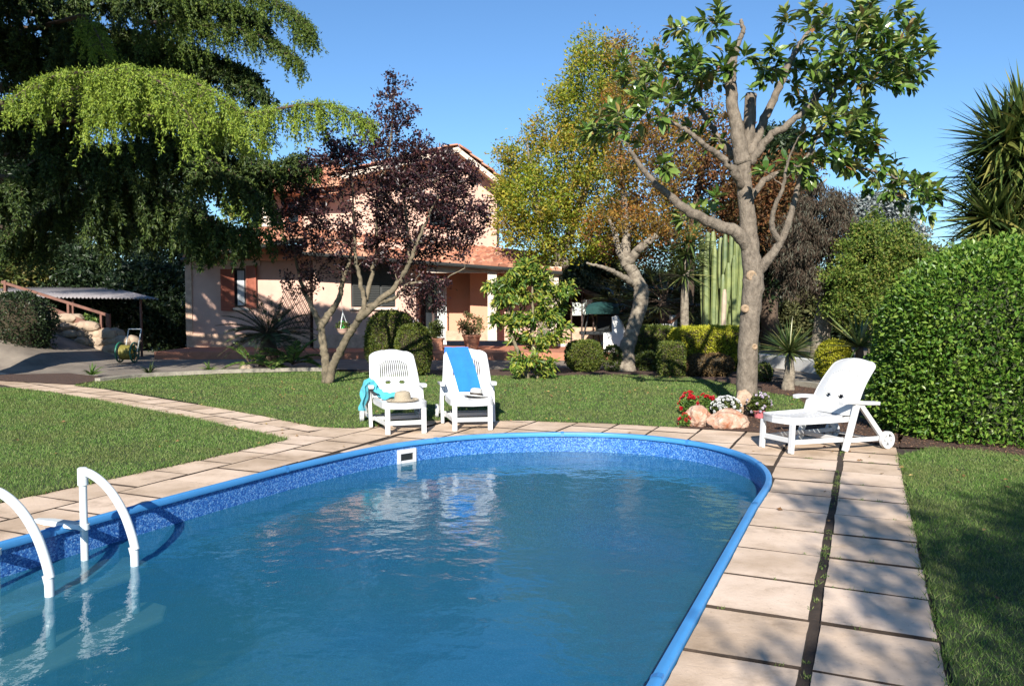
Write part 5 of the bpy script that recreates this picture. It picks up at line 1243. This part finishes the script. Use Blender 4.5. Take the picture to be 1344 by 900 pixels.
# yucca behind left of the cactus
D = 19.2; c = A(902, 335, D); yt = empty('tall_yucca', (c.x, D, 0), 'tall thin yucca with a spiky head left of the cactus clump', 'yucca'); sk = Skel(rng); sk.limb([(c.x, D, -.02), (c.x-.05, D, 1.4), tuple(c)], [.12, .1, .08], 8); sk.build('trunk', M['bark_pale'], yt)
C = []; Dd = []
for q in ((902, 335), (898, 362), (905, 318)): a, d = rosette(rng, A(*q, D), 110, -.5, 1.0); C.append(a); Dd.append(d)
C = np.concatenate(C); Dd = np.concatenate(Dd); swords('crown', C, Dd, rng.uniform(.5, .85, len(C)), .045, M['sword'], yt, rng, droop=.3)
# fan palms
def fanpalm(x, y, D, R_, label, seed, nf=34):
    rng = np.random.default_rng(seed); c = A(x, y, D); t = empty('fan_palm', (c.x, D, 0), label, 'palm', 'dark fan palms behind the hedges')
    sk = Skel(rng); sk.limb([(c.x, D, -.02), (c.x + .05, D, c.z*.5), tuple(c)], [.2, .17, .15], 10); C = []; Dd = []; LL = []; RR = []
    for k in range(nf):
        z = rng.uniform(-.55, .95); a = rng.random()*6.28; d = np.array([math.cos(a)*math.sqrt(1-z*z), math.sin(a)*math.sqrt(1-z*z), z]); tip = np.array(c) + d*R_*.55
        sk.mb.tube([tuple(c), tuple(tip)], [.014, .008], 4, caps=False)
        u = unit(np.cross(d, [0, 0, 1.])); v = np.cross(u, d); r_ = rng.random()
        for q in range(26):
            b = (q/25-.5)*math.radians(230); C.append(tip); Dd.append(d*math.cos(b) + (u*math.sin(b)) + v*.12*rng.normal()); LL.append(R_*.55*(.75+.25*math.cos(b))); RR.append(r_)
    sk.build('trunk', M['bark_dark'], t); swords('crown', np.array(C), np.array(Dd), np.array(LL), .035, M['fan'], t, rng, droop=.25, seg=3, rnd=np.array(RR))
fanpalm(835, 398, 24.0, 1.5, 'dark fan palm just right of the garden swing', 63); fanpalm(872, 396, 21.6, 1.45, 'fan palm between the crooked pale trunk and the cactus clump', 64)
# cycad in front of the house
b = G(362, 480); D = b.y; rng = np.random.default_rng(65)
M['cyc'] = leafmat('cycad_leaf', [(0.012, 0.026, 0.010), (0.030, 0.052, 0.016), (0.07, 0.095, 0.03)], .35, .12, .5)
def fronds(name, label, c, base, n, L, lo, hi, mat, rng, trunk=None, width=.13, droop=.6, nl=26, leafw=.016, cat='plant'):
    t = empty(name, base, label, cat); mb = MB(); C = []; Dd = []; LL = []
    for k in range(n):
        z = rng.uniform(lo, hi); a = k*2.4 + rng.normal()*.3; d = np.array([math.cos(a)*math.sqrt(1-z*z), math.sin(a)*math.sqrt(1-z*z), z]); p = np.array(c, float); l = L*rng.uniform(.8, 1.15); pts = [p.copy()]
        for q in range(nl):
            d = unit(d + np.array([0, 0, -1.0])*droop/nl); p = p + d*l/nl; pts.append(p.copy())
            if q < 3: continue
            u = unit(np.cross(d, [0, 0, 1.])); w2 = width*math.sin(math.pi*min(1, (q+2)/(nl+3))**.8)*1.2 + .02
            for sg in (-1, 1): C.append(p); Dd.append(u*sg + d*.55 + np.array([0, 0, .25])); LL.append(w2)
        mb.tube(pts, [.010*(1-q/(nl+1)) + .003 for q in range(nl+1)], 4, caps=False)
    if trunk: trunk(mb)
    mb.build('stems', M['bark_dark'], t, smooth=True); C = np.array(C); N = len(C)
    leaves('fronds', C, np.array(Dd), np.array(LL), leafw, mat, t, .3, rng=rng, wide=.4)
    return t
c = A(352, 440, D)
fronds('cycad', 'dark cycad palm with stiff arching fronds before the pink wall', tuple(c), (c.x, D, 0), 46, 1.15, -.15, .95, M['cyc'], rng, trunk=lambda mb: mb.tube([(c.x, D, -.02), (c.x, D, .35), tuple(c)], [.24, .22, .14], 12), width=.16, droop=.75, nl=34, leafw=.020)
M['fern'] = leafmat('fern_leaf', [(0.05, 0.10, 0.02), (0.10, 0.19, 0.035), (0.22, 0.29, 0.06)], .45, .3, .4)
b = G(384, 484); fronds('fern_plant', 'low bright green ferny plant right of the cycad', (b.x, b.y, .1), (b.x, b.y, 0), 16, .75, .25, .9, M['fern'], rng, width=.14, droop=.9, nl=18, leafw=.05)
b = G(328, 483); fronds('fern_plant', 'low spreading fern with yellowish fronds left of the cycad', (b.x, b.y, .1), (b.x, b.y, 0), 14, .7, .2, .9, M['fern'], rng, width=.10, droop=.9, nl=18, leafw=.035)
b = G(352, 486); fronds('fern_plant', 'small bright fern directly below the cycad fronds', (b.x, b.y, .05), (b.x, b.y, 0), 14, .5, .3, .95, M['fern'], rng, width=.10, droop=.8, nl=16, leafw=.04)
for x, y, lab in ((120, 494, 'tiny upright green plant in the dark border at the left'), (196, 492, 'small dark leafy plant on the lawn kerb, beside the tiny green one'), (275, 489, 'small pale green strap-leaved plant on the lawn kerb')):
    b = G(x, y); t = empty('border_plant', (b.x, b.y, 0), lab, 'plant', 'small plants along the lawn kerb'); n = 34
    a, d = rosette(rng, (b.x, b.y, .02), n, .25, 1.0); swords('blades', a, d, rng.uniform(.14, .30, n), .03, M['fern'] if x != 196 else M['cyc'], t, rng, droop=.8)

# ---------------------------------------------------------------- cedar: boughs with curtains of hanging sprays
M['cedar'] = leafmat('cedar_needles_sunlit', [(0.10, 0.16, 0.020), (0.21, 0.30, 0.036), (0.35, 0.42, 0.06)], .5, .3, .3)
M['cedar_shaded'] = leafmat('cedar_needles_shaded', [(0.020, 0.038, 0.012), (0.045, 0.078, 0.018), (0.10, 0.135, 0.030)], .5, .2, .3)  # darker copy of the needle colour, shade of the interior painted in
rng = np.random.default_rng(77); CX = A(-75, 400, 15.5); CO = A(120, 400, 15.5)
ce = empty('cedar_tree', (CX.x, 15.5, 0), 'huge cedar with drooping curtains of needles hanging over the upper left', 'tree')
mbt = MB(); mbt.tube([(CX.x, 15.5, -.05), (CX.x+.05, 15.5, 2), (CX.x, 15.5, 5), (CX.x, 15.5, 9.5), (CX.x, 15.5, 12)], [.38, .33, .27, .16, .04], 14)
CP = {0: [], 1: [], 2: []}; CDr = {0: [], 1: [], 2: []}
M['cedar_half_shaded'] = leafmat('cedar_needles_half_shaded', [(0.035, 0.070, 0.014), (0.085, 0.135, 0.022), (0.18, 0.235, 0.04)], .5, .3, .3)  # middle copy of the needle colour, half shade painted in
def bough(px, Y0, Y1, lat, hang, kind, dens=1.0, trunk=True, strings=1.0):
    """px: photo points from the trunk side to the tip"""
    n = len(px); P3 = [A(x, y, Y0 + (Y1-Y0)*k/(n-1)) for k, (x, y) in enumerate(px)]
    pts = np.array([tuple(p) for p in catmull(P3, 6)]); L = np.linalg.norm(np.diff(pts, axis=0), axis=1).sum()
    mbt.tube([tuple(p) for p in pts], list(np.linspace(.034, .006, len(pts))), 6, caps=False)
    if trunk: mbt.tube([(CX.x, 15.5, pts[0][2] + .5), tuple((np.array([CX.x, 16.2, pts[0][2] + .6]) + pts[0])/2), tuple(pts[0])], [.09, .05, .03], 6, caps=False)
    m = int(L/.055*dens); 
    for k in range(m):
        u = (k + rng.random())/m; q = min(int(u*(len(pts)-1)), len(pts)-2); f = u*(len(pts)-1)-q; p0 = pts[q]+(pts[q+1]-pts[q])*f; d = unit(pts[q+1]-pts[q])
        sd = unit(np.cross(d, [0, 0, 1.])) * (1 if rng.random() < .5 else -1)
        ln = lat*(1-.65*u**2)*rng.uniform(.35, 1.1); dirv = unit(sd + d*rng.uniform(.3, 1.0) + np.array([0, 0, .12])); p = p0.copy(); st = max(3, int(ln/.07)); bp = [p.copy()]
        for j in range(st):
            dirv = unit(dirv + np.array([0, 0, -.16])); p = p + dirv*ln/st; bp.append(p.copy())
            for ss_ in range(int(rng.random() < strings) + int(rng.random() < strings - 1)):
                # a hanging string
                hl = hang*rng.uniform(.25, 1.0)*(1-.5*u)*(.45 + .95*abs(math.sin(p[0]*6.3 + 1.3*math.sin(p[0]*2.9) + p[1]))); hs = max(2, int(hl/.035)); hd = unit(np.array([rng.normal()*.25, rng.normal()*.25, -1.0]) + d*.15); hp = p + rng.normal(size=3)*.02
                ii = np.arange(hs)[:, None]; P = hp + hd*ii*.035 + rng.normal(size=(hs, 3))*.010
                for rep in range(4):
                    CP[kind].append(P); CDr[kind].append(unit(hd + rng.normal(size=(hs, 3))*.6)); 
        mbt.tube([tuple(v) for v in bp[::max(1, st//3)]] if st > 3 else [tuple(v) for v in bp], .005, 3, caps=False)
        jj = len(bp); P = np.repeat(np.array(bp), 7, 0) + rng.normal(size=(jj*7, 3))*.03 + np.array([0, 0, .012])
        CP[kind].append(P); CDr[kind].append(unit(rng.normal(size=P.shape) + np.array([0, 0, .2])))
# bright front boughs
bough([(200, 120), (150, 100), (95, 96), (50, 108), (15, 130)], 11.6, 10.6, .55, .95, 0, 1.5)
bough([(150, 120), (200, 98), (240, 102), (280, 122), (318, 150)], 11.8, 10.8, .55, .85, 0, 1.5)
bough([(120, 110), (160, 92), (185, 95), (225, 120), (262, 175)], 11.2, 10.4, .50, .9, 0, 1.3)
bough([(290, 150), (340, 148), (395, 138), (440, 140), (492, 165)], 12.6, 12.2, .50, .6, 0, 1.7)
bough([(180, 30), (250, 30), (310, 38), (360, 55), (398, 85)], 13.2, 12.6, .45, .62, 2, 1.9, trunk=False)
bough([(90, 35), (170, 45), (230, 60), (290, 80), (335, 100)], 14.2, 13.6, .7, .55, 1, 1.6)
bough([(200, -30), (280, -25), (340, -10), (385, 15), (412, 42)], 12.8, 12.2, .48, .66, 2, 1.9, trunk=False)
bough([(100, -15), (180, -12), (250, -4), (310, 12), (350, 28)], 13.8, 13.3, .65, .5, 1, 1.6)
bough([(220, 150), (270, 160), (310, 165), (350, 188)], 12.6, 12.2, .45, .5, 0, 1.2)
bough([(110, 20), (125, 40), (140, 75)], 12.6, 12.2, .4, .6, 0, 1.2)
# shaded and half shaded boughs
for (px, a, b, lat, hang) in [
    ([(120, 200), (180, 190), (250, 200), (310, 230), (350, 270)], 15, 13.6, .8, .9), ([(100, 250), (170, 250), (240, 270), (300, 300), (342, 305)], 15, 14.2, .8, .9),
    ([(110, 180), (60, 200), (10, 240), (-40, 280)], 15, 13.5, .8, .9), ([(120, 120), (60, 60), (0, 40), (-50, 40)], 14.5, 13.5, .9, 1.0), ([(110, 90), (170, 60), (240, 70), (310, 100), (350, 125)], 14.2, 13.4, .7, .7),
    ([(120, 260), (70, 270), (20, 300), (-30, 330)], 15.5, 14.8, .8, .7), ([(150, 220), (210, 250), (250, 290), (280, 320)], 15, 14.5, .6, .9), ([(120, 150), (40, 150), (-40, 160)], 15, 14.4, .9, 1.0),
    ([(120, 10), (60, -10), (0, -20), (-60, -10)], 14, 12.8, .9, 1.0), ([(200, 170), (280, 200), (350, 230), (420, 220)], 15, 14.8, .6, .7),
    ([(120, 60), (180, 120), (240, 150), (300, 190)], 15.2, 14.6, .8, .9), ([(80, 20), (100, 60), (90, 110)], 14.6, 14, .8, .9), ([(130, 310), (180, 300), (230, 310), (262, 320)], 15.8, 15.4, .6, .5),
    ([(80, 320), (30, 310), (-30, 330)], 15.8, 15.4, .7, .5), ([(240, 130), (300, 170), (350, 215), (395, 205)], 14.6, 14.0, .5, .6)]:
    bough(px, a, b, lat, hang, 1, .9)
# boughs above the picture that keep the interior in shade
for k in range(18):
    a = k*2.4; z = 6.6 + k*.22; R_ = 3.4 - k*.09; x, y = CX.x - .8, 15.5
    p = [(x + math.cos(a)*R_*u, y + math.sin(a)*R_*u*.8, z + .5*u - 1.1*u*u) for u in (0.1, .4, .7, 1.0)]
    pts = np.array(catmull(p, 5)); mbt.tube([tuple(v) for v in pts], list(np.linspace(.07, .01, len(pts))), 5, caps=False)
    n = 2600; u = rng.random(n)**.7; q = np.minimum((u*(len(pts)-1)).astype(int), len(pts)-2); P = pts[q] + rng.normal(size=(n, 3))*np.array([.38, .38, .10]); P[:, 2] -= np.abs(rng.normal(size=n))*.3
    CP[1].append(P); CDr[1].append(unit(rng.normal(size=(n, 3)) + np.array([0, 0, -.6])))
for k in range(22):     # boughs added out of view, above the picture, to shade the interior
    x0 = rng.uniform(-10.5, -6.3); y0 = rng.uniform(9.7, 11.2); z0 = 6.1 + (y0 - 9.7)*.30 + rng.uniform(0, .6)
    pts = np.array(catmull([(CX.x + (x0-CX.x)*u, 15.5 + (y0-15.5)*u, z0 + .9*(1-u)) for u in (0, .5, 1)] + [(x0 + .9, y0 - .5, z0 - .12)], 4)); mbt.tube([tuple(v) for v in pts], list(np.linspace(.07, .012, len(pts))), 5, caps=False)
    n = 3600; a = rng.random(n)*6.28; r_ = np.sqrt(rng.random(n)); P = np.stack([x0 + np.cos(a)*r_*1.15, y0 + np.sin(a)*r_*.85, z0 + rng.normal(size=n)*.12], 1); P = P[(P[:, 0] < -5.2) & (P[:, 2] > 1.45 + .44*P[:, 1])]; n = len(P)
    CP[1].append(P); CDr[1].append(unit(rng.normal(size=(n, 3)) + np.array([0, 0, -.6])))
mbt.build('trunk', M['bark_dark'], ce, smooth=True)
for kd, nm, mt, l, w_ in ((0, 'sunlit_sprays', 'cedar', .050, .016), (2, 'half_shaded_sprays', 'cedar_half_shaded', .050, .016), (1, 'shaded_sprays', 'cedar_shaded', .085, .030)):
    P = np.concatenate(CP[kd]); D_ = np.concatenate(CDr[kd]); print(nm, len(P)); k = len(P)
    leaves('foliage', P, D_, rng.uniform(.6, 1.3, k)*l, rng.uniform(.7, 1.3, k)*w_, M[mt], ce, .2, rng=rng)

# ---------------------------------------------------------------- tree behind the viewer whose shade falls on the near paving and the right lawn
rng = np.random.default_rng(88); t = empty('shade_tree', (4.6, -6.4, 0), 'leafy tree standing behind the viewer beyond the near end of the paving', 'tree')
sk = Skel(rng); sk.limb([(4.6, -6.4, -.05), (4.5, -6.3, 1.5), (4.0, -6.0, 3.2), (3.4, -5.8, 5.2)], [.2, .16, .12, .05], 10); sk.limb([(4.3, -6.2, 2.2), (3.0, -5.8, 3.4), (1.4, -5.5, 4.4)], [.1, .07, .03], 8)
T = np.concatenate([blob(rng, (3.5, -5.6, 5.2), (2.3, 1.3, 1.25), 360, .1), blob(rng, (1.35, -5.2, 5.0), (.75, .9, .6), 24, .1), blob(rng, (1.45, -5.0, 5.8), (.6, .8, .4), 12, .1), blob(rng, (.55, -5.2, 4.3), (.5, .6, .4), 10, .1)])
tw = sk.grow(T, k=.01, sides=4, seg=3); P, D_ = along(rng, tw, 44, .13, .3); k = len(P); sk.build('trunk', M['bark_dark'], t)
leaves('crown', P, D_ + rng.normal(size=(k, 3))*.7, rng.uniform(.07, .13, k), rng.uniform(.04, .07, k), M['boxdark'], t, .4, rng=rng)
# ---------------------------------------------------------------- rocks and flowers at the foot of the magnolia
rng = np.random.default_rng(101)
def rock(x, y, wpx, hpx, mat, lab, dy=0.0, grp=None, flat=1.0):
    b = G(x, y); s = b.y/F; o_ = MB(); P, Fs = rockmesh(rng, (0, 0, hpx*s*.40), (wpx*s/2, wpx*s/2*.75, hpx*s*.62), 4, .30); o_.add(P, Fs)
    o = o_.build('rock', M[mat], smooth=True, world=False, auto=14); o.location = (b.x, b.y + wpx*s*.3, 0); tag(o, lab, 'rock', grp)
RG = 'rocks round the foot of the magnolia'
rock(918, 561, 38, 27, 'orange_rock', 'blocky orange rock below the red flowers, leftmost of the rock bed', grp=RG)
rock(960, 563, 56, 24, 'orange_rock', 'long low orange rock in front of the white flowers', grp=RG)
rock(925, 549, 28, 24, 'pale_rock', 'rounded pale rock behind the blocky orange one', grp=RG)
rock(979, 546, 22, 32, 'pale_rock', 'upright pale rock leaning on the magnolia trunk', grp=RG)
rock(942, 558, 16, 12, 'pale_rock', 'small pale stone wedged between the two orange rocks', grp=RG)
rock(322, 488, 14, 9, 'rock', 'small grey stone under the fern beside the cycad')
def flowers(name, lab, x, y, wpx, hpx, petal, seed, nfl=26, fr=.028, cat='flowers', z0=0.0):
    rng = np.random.default_rng(seed); b = G(x, y); s = b.y/F; t = empty(name, (b.x, b.y, z0), lab, cat); hw, hh = wpx*s/2, hpx*s
    n = 520; d = rdir(rng, n, .3); P = np.array([b.x, b.y, z0 + hh*.35]) + d*np.array([hw, hw*.8, hh*.55])*rng.random((n, 1))**.4; P = P[P[:, 2] > 0.0]; n = len(P)
    leaves('leaves', P, rdir(rng, n, .4), rng.uniform(.035, .065, n), rng.uniform(.02, .035, n), M['fern'] if 'red' in lab else M['boxdark'], t, rng=rng)
    PP = []; AA = []
    for k in range(nfl):
        d = rdir(rng, 1, .35)[0]; c = np.array([b.x, b.y, z0 + hh*.42]) + d*np.array([hw, hw*.8, hh*.58])
        nn = unit(d + np.array([0, -.3, .4])); u = unit(np.cross(nn, [.2, .1, 1.])); v = np.cross(nn, u)
        for ring_, m_ in ((1.0, 6), (.55, 5)):
            for q in range(m_):
                a = q*2*math.pi/m_ + ring_; PP.append(c + nn*.004); AA.append((u*math.cos(a) + v*math.sin(a)) * 1.0 + nn*(.35 if ring_ == 1 else 1.1))
    PP = np.array(PP); AA = np.array(AA); m = len(PP); leaves('blossoms', PP, AA, fr*rng.uniform(.8, 1.2, m), fr*.8, petal, t, .2, rng=rng, wide=.6)
    return t
M['red_petal'] = leafmat('red_petal', [(0.32, 0.008, 0.015), (0.55, 0.02, 0.03)], .5, .2, .3)
M['white_petal'] = leafmat('white_petal', [(0.62, 0.62, 0.60), (0.78, 0.78, 0.76)], .6, .3, .2)
M['lilac_petal'] = leafmat('lilac_petal', [(0.30, 0.16, 0.34), (0.62, 0.55, 0.64), (0.75, 0.72, 0.74)], .6, .3, .2)
flowers('red_flowers', 'upper clump of red geraniums with green leaves behind the orange rocks', 905, 545, 26, 30, M['red_petal'], 111, 16, .036)
flowers('red_flowers', 'small red flower clump resting on the rounded pale rock', 928, 549, 22, 22, M['red_petal'], 112, 14, .034, z0=.1)
flowers('red_flowers', 'low red flowers at the left foot of the blocky orange rock', 899, 560, 13, 16, M['red_petal'], 113, 10, .034)
flowers('white_flowers', 'dense mound of white flowers on the long orange rock', 953, 552, 38, 24, M['white_petal'], 114, 90, .026, z0=.07)
b = G(996, 549); pt = empty('flower_pot', (b.x, b.y, 0), 'small pink pot at the right side of the magnolia trunk', 'flower pot')
M['pinkpot'] = plain('pink_pot', (0.55, 0.16, 0.18), .5, .1); MB().lathe([(0.0, 0), (.055, 0), (.075, .09), (.085, .10), (.078, .105), (.07, .09)], 20).build('pot', M['pinkpot'], pt, smooth=True, world=False, auto=40)
MB().lathe([(.0, .085), (.074, .085)], 20).build('compost', M['soil'], pt, world=False)
flowers('lilac_flowers', 'lilac and white flowers growing in the small pink pot', 996, 549, 30, 24, M['lilac_petal'], 115, 26, .024, z0=.09)

# ---------------------------------------------------------------- potted plants by the house
M['pot'] = plain('clay_pot', (0.48, 0.21, 0.12), .8, .15, 6)
c = A(619, 446, 22.6); t = empty('potted_plant', (c.x, 22.6, ZT), 'terracotta pot with a pale bushy plant on the terrace by the salmon wall', 'potted plant')
MB().lathe([(0, 0), (.17, 0), (.24, .34), (.27, .36), (.27, .42), (.24, .42), (.22, .36), (0, .36)], 24).build('pot', M['pot'], t, smooth=True, world=False, auto=40)
rng = np.random.default_rng(120); sk = Skel(rng); sk.limb([(c.x, 22.6, ZT + .3), (c.x, 22.6, ZT + .6)], [.02, .015], 5); T = blob(rng, (c.x, 22.6, ZT + .72), (.38, .3, .32), 40, .2); tw = sk.grow(T, seg=3); P, D_ = along(rng, tw, 26, .04); n = len(P)
sk.build('stem', M['bark_olive'], t); leaves('foliage', P, D_ + rng.normal(size=(n, 3))*.6, .09, .035, leafmat('pale_leaf', [(.08, .10, .03), (.2, .2, .07), (.34, .26, .12)], .5, .3), t, rng=rng)
c = A(572, 451, 22.4); t = empty('planter_box', (c.x, 22.4, ZT), 'low terracotta planter box with a dark plant beside the porch door', 'planter')
MB().box(c.x-.2, c.x+.2, 22.2, 22.5, ZT, ZT+.28).box(c.x-.23, c.x+.23, 22.17, 22.53, ZT+.28, ZT+.33).build('box', M['pot'], t); n = 500; P = blob(rng, (c.x, 22.35, ZT+.55), (.22, .16, .28), n); leaves('foliage', P, rdir(rng, n, .5), .10, .04, M['boxdark'], t, rng=rng)
# hanging pot under the plum
HY = G(430, 503).y + .2; c = A(450, 433, HY); hk = A(447, 388, HY - .05); t = empty('hanging_pot', (c.x, HY, c.z - .08), 'white hanging bowl with a green bottle, hung from the plum tree', 'hanging pot')
MB().lathe([(0, -.09), (.05, -.085), (.095, -.03), (.11, .02), (.116, .025), (.105, .03), (.09, -.02), (0, -.06)], 22, c=(0, 0, .08)).build('bowl', plain('bowl', (.55, .36, .28), .6, .1), t, smooth=True, world=False, auto=50)
mb = MB()
for a in (0.3, 2.4, 4.5): mb.tube([(c.x + .11*math.cos(a), HY + .11*math.sin(a), c.z + .02), (c.x, HY, c.z + .33)], .005, 5)
mb.tube([(c.x, HY, c.z + .33), tuple(hk)], .004, 5); mb.build('cord', M['rail'], t)
MB().lathe([(0, 0), (.045, 0), (.047, .10), (.035, .14), (.015, .17), (.015, .2), (0, .2)], 18, c=(0, 0, .05)).build('bottle', plain('green_bottle', (.03, .42, .08), .3, .1), t, smooth=True, world=False, auto=40)
n = 220; P = blob(rng, (c.x, HY, c.z + .07), (.14, .12, .09), n); leaves('foliage', P, rdir(rng, n, .3), .05, .03, M['boxdark'], t, rng=rng)
# ---------------------------------------------------------------- garden swing on the terrace
SD = 22.4; t = empty('garden_swing', (A(785, 400, SD).x, SD, ZT), 'garden swing seat with dark legs and a dark green canopy on the terrace', 'garden swing')
def Q(x, y, dy=0): return A(x, y, SD + dy)
fm = MB()
for dx, dy in ((0, 0), (33, .9)):
    top = Q(775 + dx, 402, dy + .45)
    for xx, yd in ((762, -.0), (790, .95)): 
        p = Q(xx + dx*.95, 400, dy*.3 + yd); fm.tube([(p.x, p.y, ZT), tuple(top)], .025, 8)
fm.build('frame', M['dark_metal'], t)
M['canopy'] = plain('green_canopy', (0.012, 0.055, 0.05), .7, .2, 5)
def can(i, j):
    u, v = i/14, j/6; p = Q(769 + 44*u, 400, -.1 + 1.6*v + .5*u); z = A(0, 399, SD).z + .16*math.sin(math.pi*min(1, max(0, u)))**.5 - .10 - .34*(abs(v-.5)*2)**3*.6; return (p.x, p.y, z), (0, 0, 1)
solid_grid(can, 14, 6, .02).build('canopy', M['canopy'], t, smooth=True)
vl = MB(); a = Q(769, 400, -.1); b = Q(813, 400, .4); vl.add([(a.x, a.y, A(0, 404, SD).z), (b.x, b.y, A(0, 404, SD).z), (b.x, b.y, A(0, 412, SD).z), (a.x, a.y, A(0, 412, SD).z)], [(0, 1, 2, 3)]); o = vl.build('valance', M['canopy'], t); o.modifiers.new('th', 'SOLIDIFY').thickness = .01
p = Q(790, 440, .5); M['cush'] = plain('dark_cushion', (.015, .018, .02), .8, .2)
MB().box(p.x-.62, p.x+.42, p.y-.1, p.y+.4, ZT+.40, ZT+.50).build('seat', M['cush'], t, bevel=.03); MB().box(p.x-.1, p.x+.45, p.y+.38, p.y+.48, ZT+.50, ZT+.95).build('backrest', M['cush'], t, bevel=.03)
hg = MB()
for xx in (-.58, .40): hg.tube([(p.x+xx, p.y+.1, ZT+.45), (p.x+xx*.8, p.y+.15, Q(0, 404).z)], .010, 5)
hg.build('hanger', M['dark_metal'], t)
# white curved wall end right of the swing
WD = 21.2; wpts = [(792, 462), (792, 437), (803, 436), (803, 416), (808, 414), (815, 424), (821, 440), (824, 462)]
mb = MB(); P0 = [A(x, y, WD) for x, y in wpts]; P0 = [Vector((p.x, p.y, max(p.z, -.02))) for p in P0]; n = len(P0); P1 = [p + Vector((.1, .35, 0)) for p in P0]
mb.add(P0 + P1, [tuple(range(n)), tuple(range(2*n-1, n-1, -1))] + [(i, n+i, n+(i+1) % n, (i+1) % n) for i in range(n)]); tag(mb.build('white_wall_end', M['white_wall']), 'white plastered wall end with a curved top beside the garden swing', 'wall')
WD = 21.0; t = empty('capped_wall', (A(884, 400, WD).x, WD, 0), 'little white wall with a terracotta cap peeping above the green hedge', 'wall')
MB().box(A(872, 0, WD).x, A(893, 0, WD).x, WD, WD+.25, -.02, A(0, 425, WD).z).box(A(885, 0, WD).x, A(893, 0, WD).x, WD, WD+.25, A(0, 425, WD).z, A(0, 414, WD).z).build('masonry', M['white_wall'], t)
MB().bar(A(878, 423, WD+.12), A(894, 411, WD+.12), .32, .07).build('cap', M['pot'], t)
# ---------------------------------------------------------------- hose reel
HD_ = 19.9; c = A(168, 458, HD_); t = empty('hose_reel', (c.x, HD_, 0), 'wheeled hose reel with green and yellow hose at the end of the stone wall', 'hose reel')
M['green_hose'] = plain('green_hose', (.015, .12, .075), .45, .1); M['yellow_hose'] = plain('yellow_hose', (.22, .19, .04), .5, .1)
for k, (xo, m_) in enumerate(((-.20, 'green_hose'), (.16, 'green_hose'))):
    V = MB(); 
    for r_ in (.24,): V.tube([(c.x + xo, HD_ + r_*math.cos(a), .27 + r_*math.sin(a)) for a in np.linspace(0, 2*math.pi, 25)], .022, 8, caps=False)
    for a in (0.4, 1.45, 2.5, 3.5, 4.6, 5.6): V.bar((c.x+xo, HD_, .27), (c.x+xo, HD_ + .24*math.cos(a), .27 + .24*math.sin(a)), .02, .02)
    V.build('wheel', M[m_], t, smooth=True)
V = MB()
for k in range(9): V.tube([(c.x - .15 + k*.034, HD_ + .17*math.cos(a), .27 + .17*math.sin(a)) for a in np.linspace(0, 2*math.pi, 21)], .017, 6, caps=False)
V.build('hose', M['yellow_hose'], t, smooth=True)
V = MB().tube([(c.x-.1, HD_+.05, .27), (c.x-.1, HD_+.25, .80), (c.x-.1, HD_+.27, .84), (c.x+.22, HD_+.27, .84), (c.x+.22, HD_+.25, .80), (c.x+.2, HD_+.05, .27)], .014, 8); V.build('handle', M['rail'], t, smooth=True)
# creeper leaves on the ramp wall
n = 900; P = np.concatenate([blob(rng, A(117, 425, 21.4), (.28, .2, .28), n//3), blob(rng, A(150, 442, 21.4), (.2, .2, .2), n//4)]); t = empty('creeper', (P[0][0], 21.0, .3), 'bright green creeper growing through the ramp railing', 'plant')
n = len(P); leaves('foliage', P, rdir(rng, n, .2), .10, .06, M['fern'], t, rng=rng); MB().tube([(P[0][0], 21.05, 0), tuple(P[1]), tuple(P[-1])], .012, 5).build('stem', M['bark_dark'], t)

# ---------------------------------------------------------------- fallen leaves and weeds in the joints
rng = np.random.default_rng(140); q = []
for cx, cy, r_, n in ((-2.6, 13.5, 3.0, 150), (2.6, 11.6, 2.2, 90), (1.4, 5.5, 1.8, 26), (-1, 9.4, 2.0, 24), (-4.5, 8.5, 2.5, 40), (1.5, 14.5, 2.5, 90), (4.2, 7.0, 1.5, 30)):
    q.append(np.c_[cx + rng.normal(size=n)*r_*.6, cy + rng.normal(size=n)*r_*.5])
q = np.concatenate(q); uvq = np.stack([q[:,0]*SA + q[:,1]*CA, q[:,0]*CA - q[:,1]*SA], 1)
ins = inpoly(uvq[:,0], uvq[:,1], [tuple(p) for p in off(.06)]); q = q[~ins]; n = len(q)
lg = inpoly(q[:,0], q[:,1], left_lawn) | inpoly(q[:,0], q[:,1], mid_lawn) | inpoly(q[:,0], q[:,1], right_lawn)
M['dead'] = leafmat('dead_leaf', [(0.10, 0.04, 0.02), (0.22, 0.12, 0.04), (0.34, 0.24, 0.08)], .7, .1)
o = leaves('fallen_leaves', np.c_[q, np.where(lg, .030, .006)], np.c_[rng.normal(size=(n, 2)), rng.normal(size=n)*.15], rng.uniform(.03, .06, n), rng.uniform(.018, .035, n), M['dead'], up=1.2, rng=rng)
tag(o, 'scattered dry fallen leaves on the lawns and paving', 'fallen leaves', kind='stuff')
P = []
for k in range(420):
    u = rng.uniform(2.5, 8.5); c = rng.choice(4)
    uu, vv = (u, -.188 + rng.normal()*.012) if c < 2 else ((U0 + PU*round((u-U0)/PU)), rng.uniform(-.7, .3)) if c == 2 else (u, .335)
    if rng.random() < .5 + .5*math.sin(uu*3.1 + vv*5): 
        p = W(uu, vv, -.006)
        for j in range(7): P.append((p.x + rng.normal()*.010, p.y + rng.normal()*.010, p.z))
P = np.array(P); n = len(P); o = leaves('joint_weeds', P, rdir(rng, n, 1.2), rng.uniform(.010, .026, n), .004, M['grass'], up=.2, rng=rng); tag(o, 'tiny weeds and moss growing in the joints of the paving', 'weeds', kind='stuff')
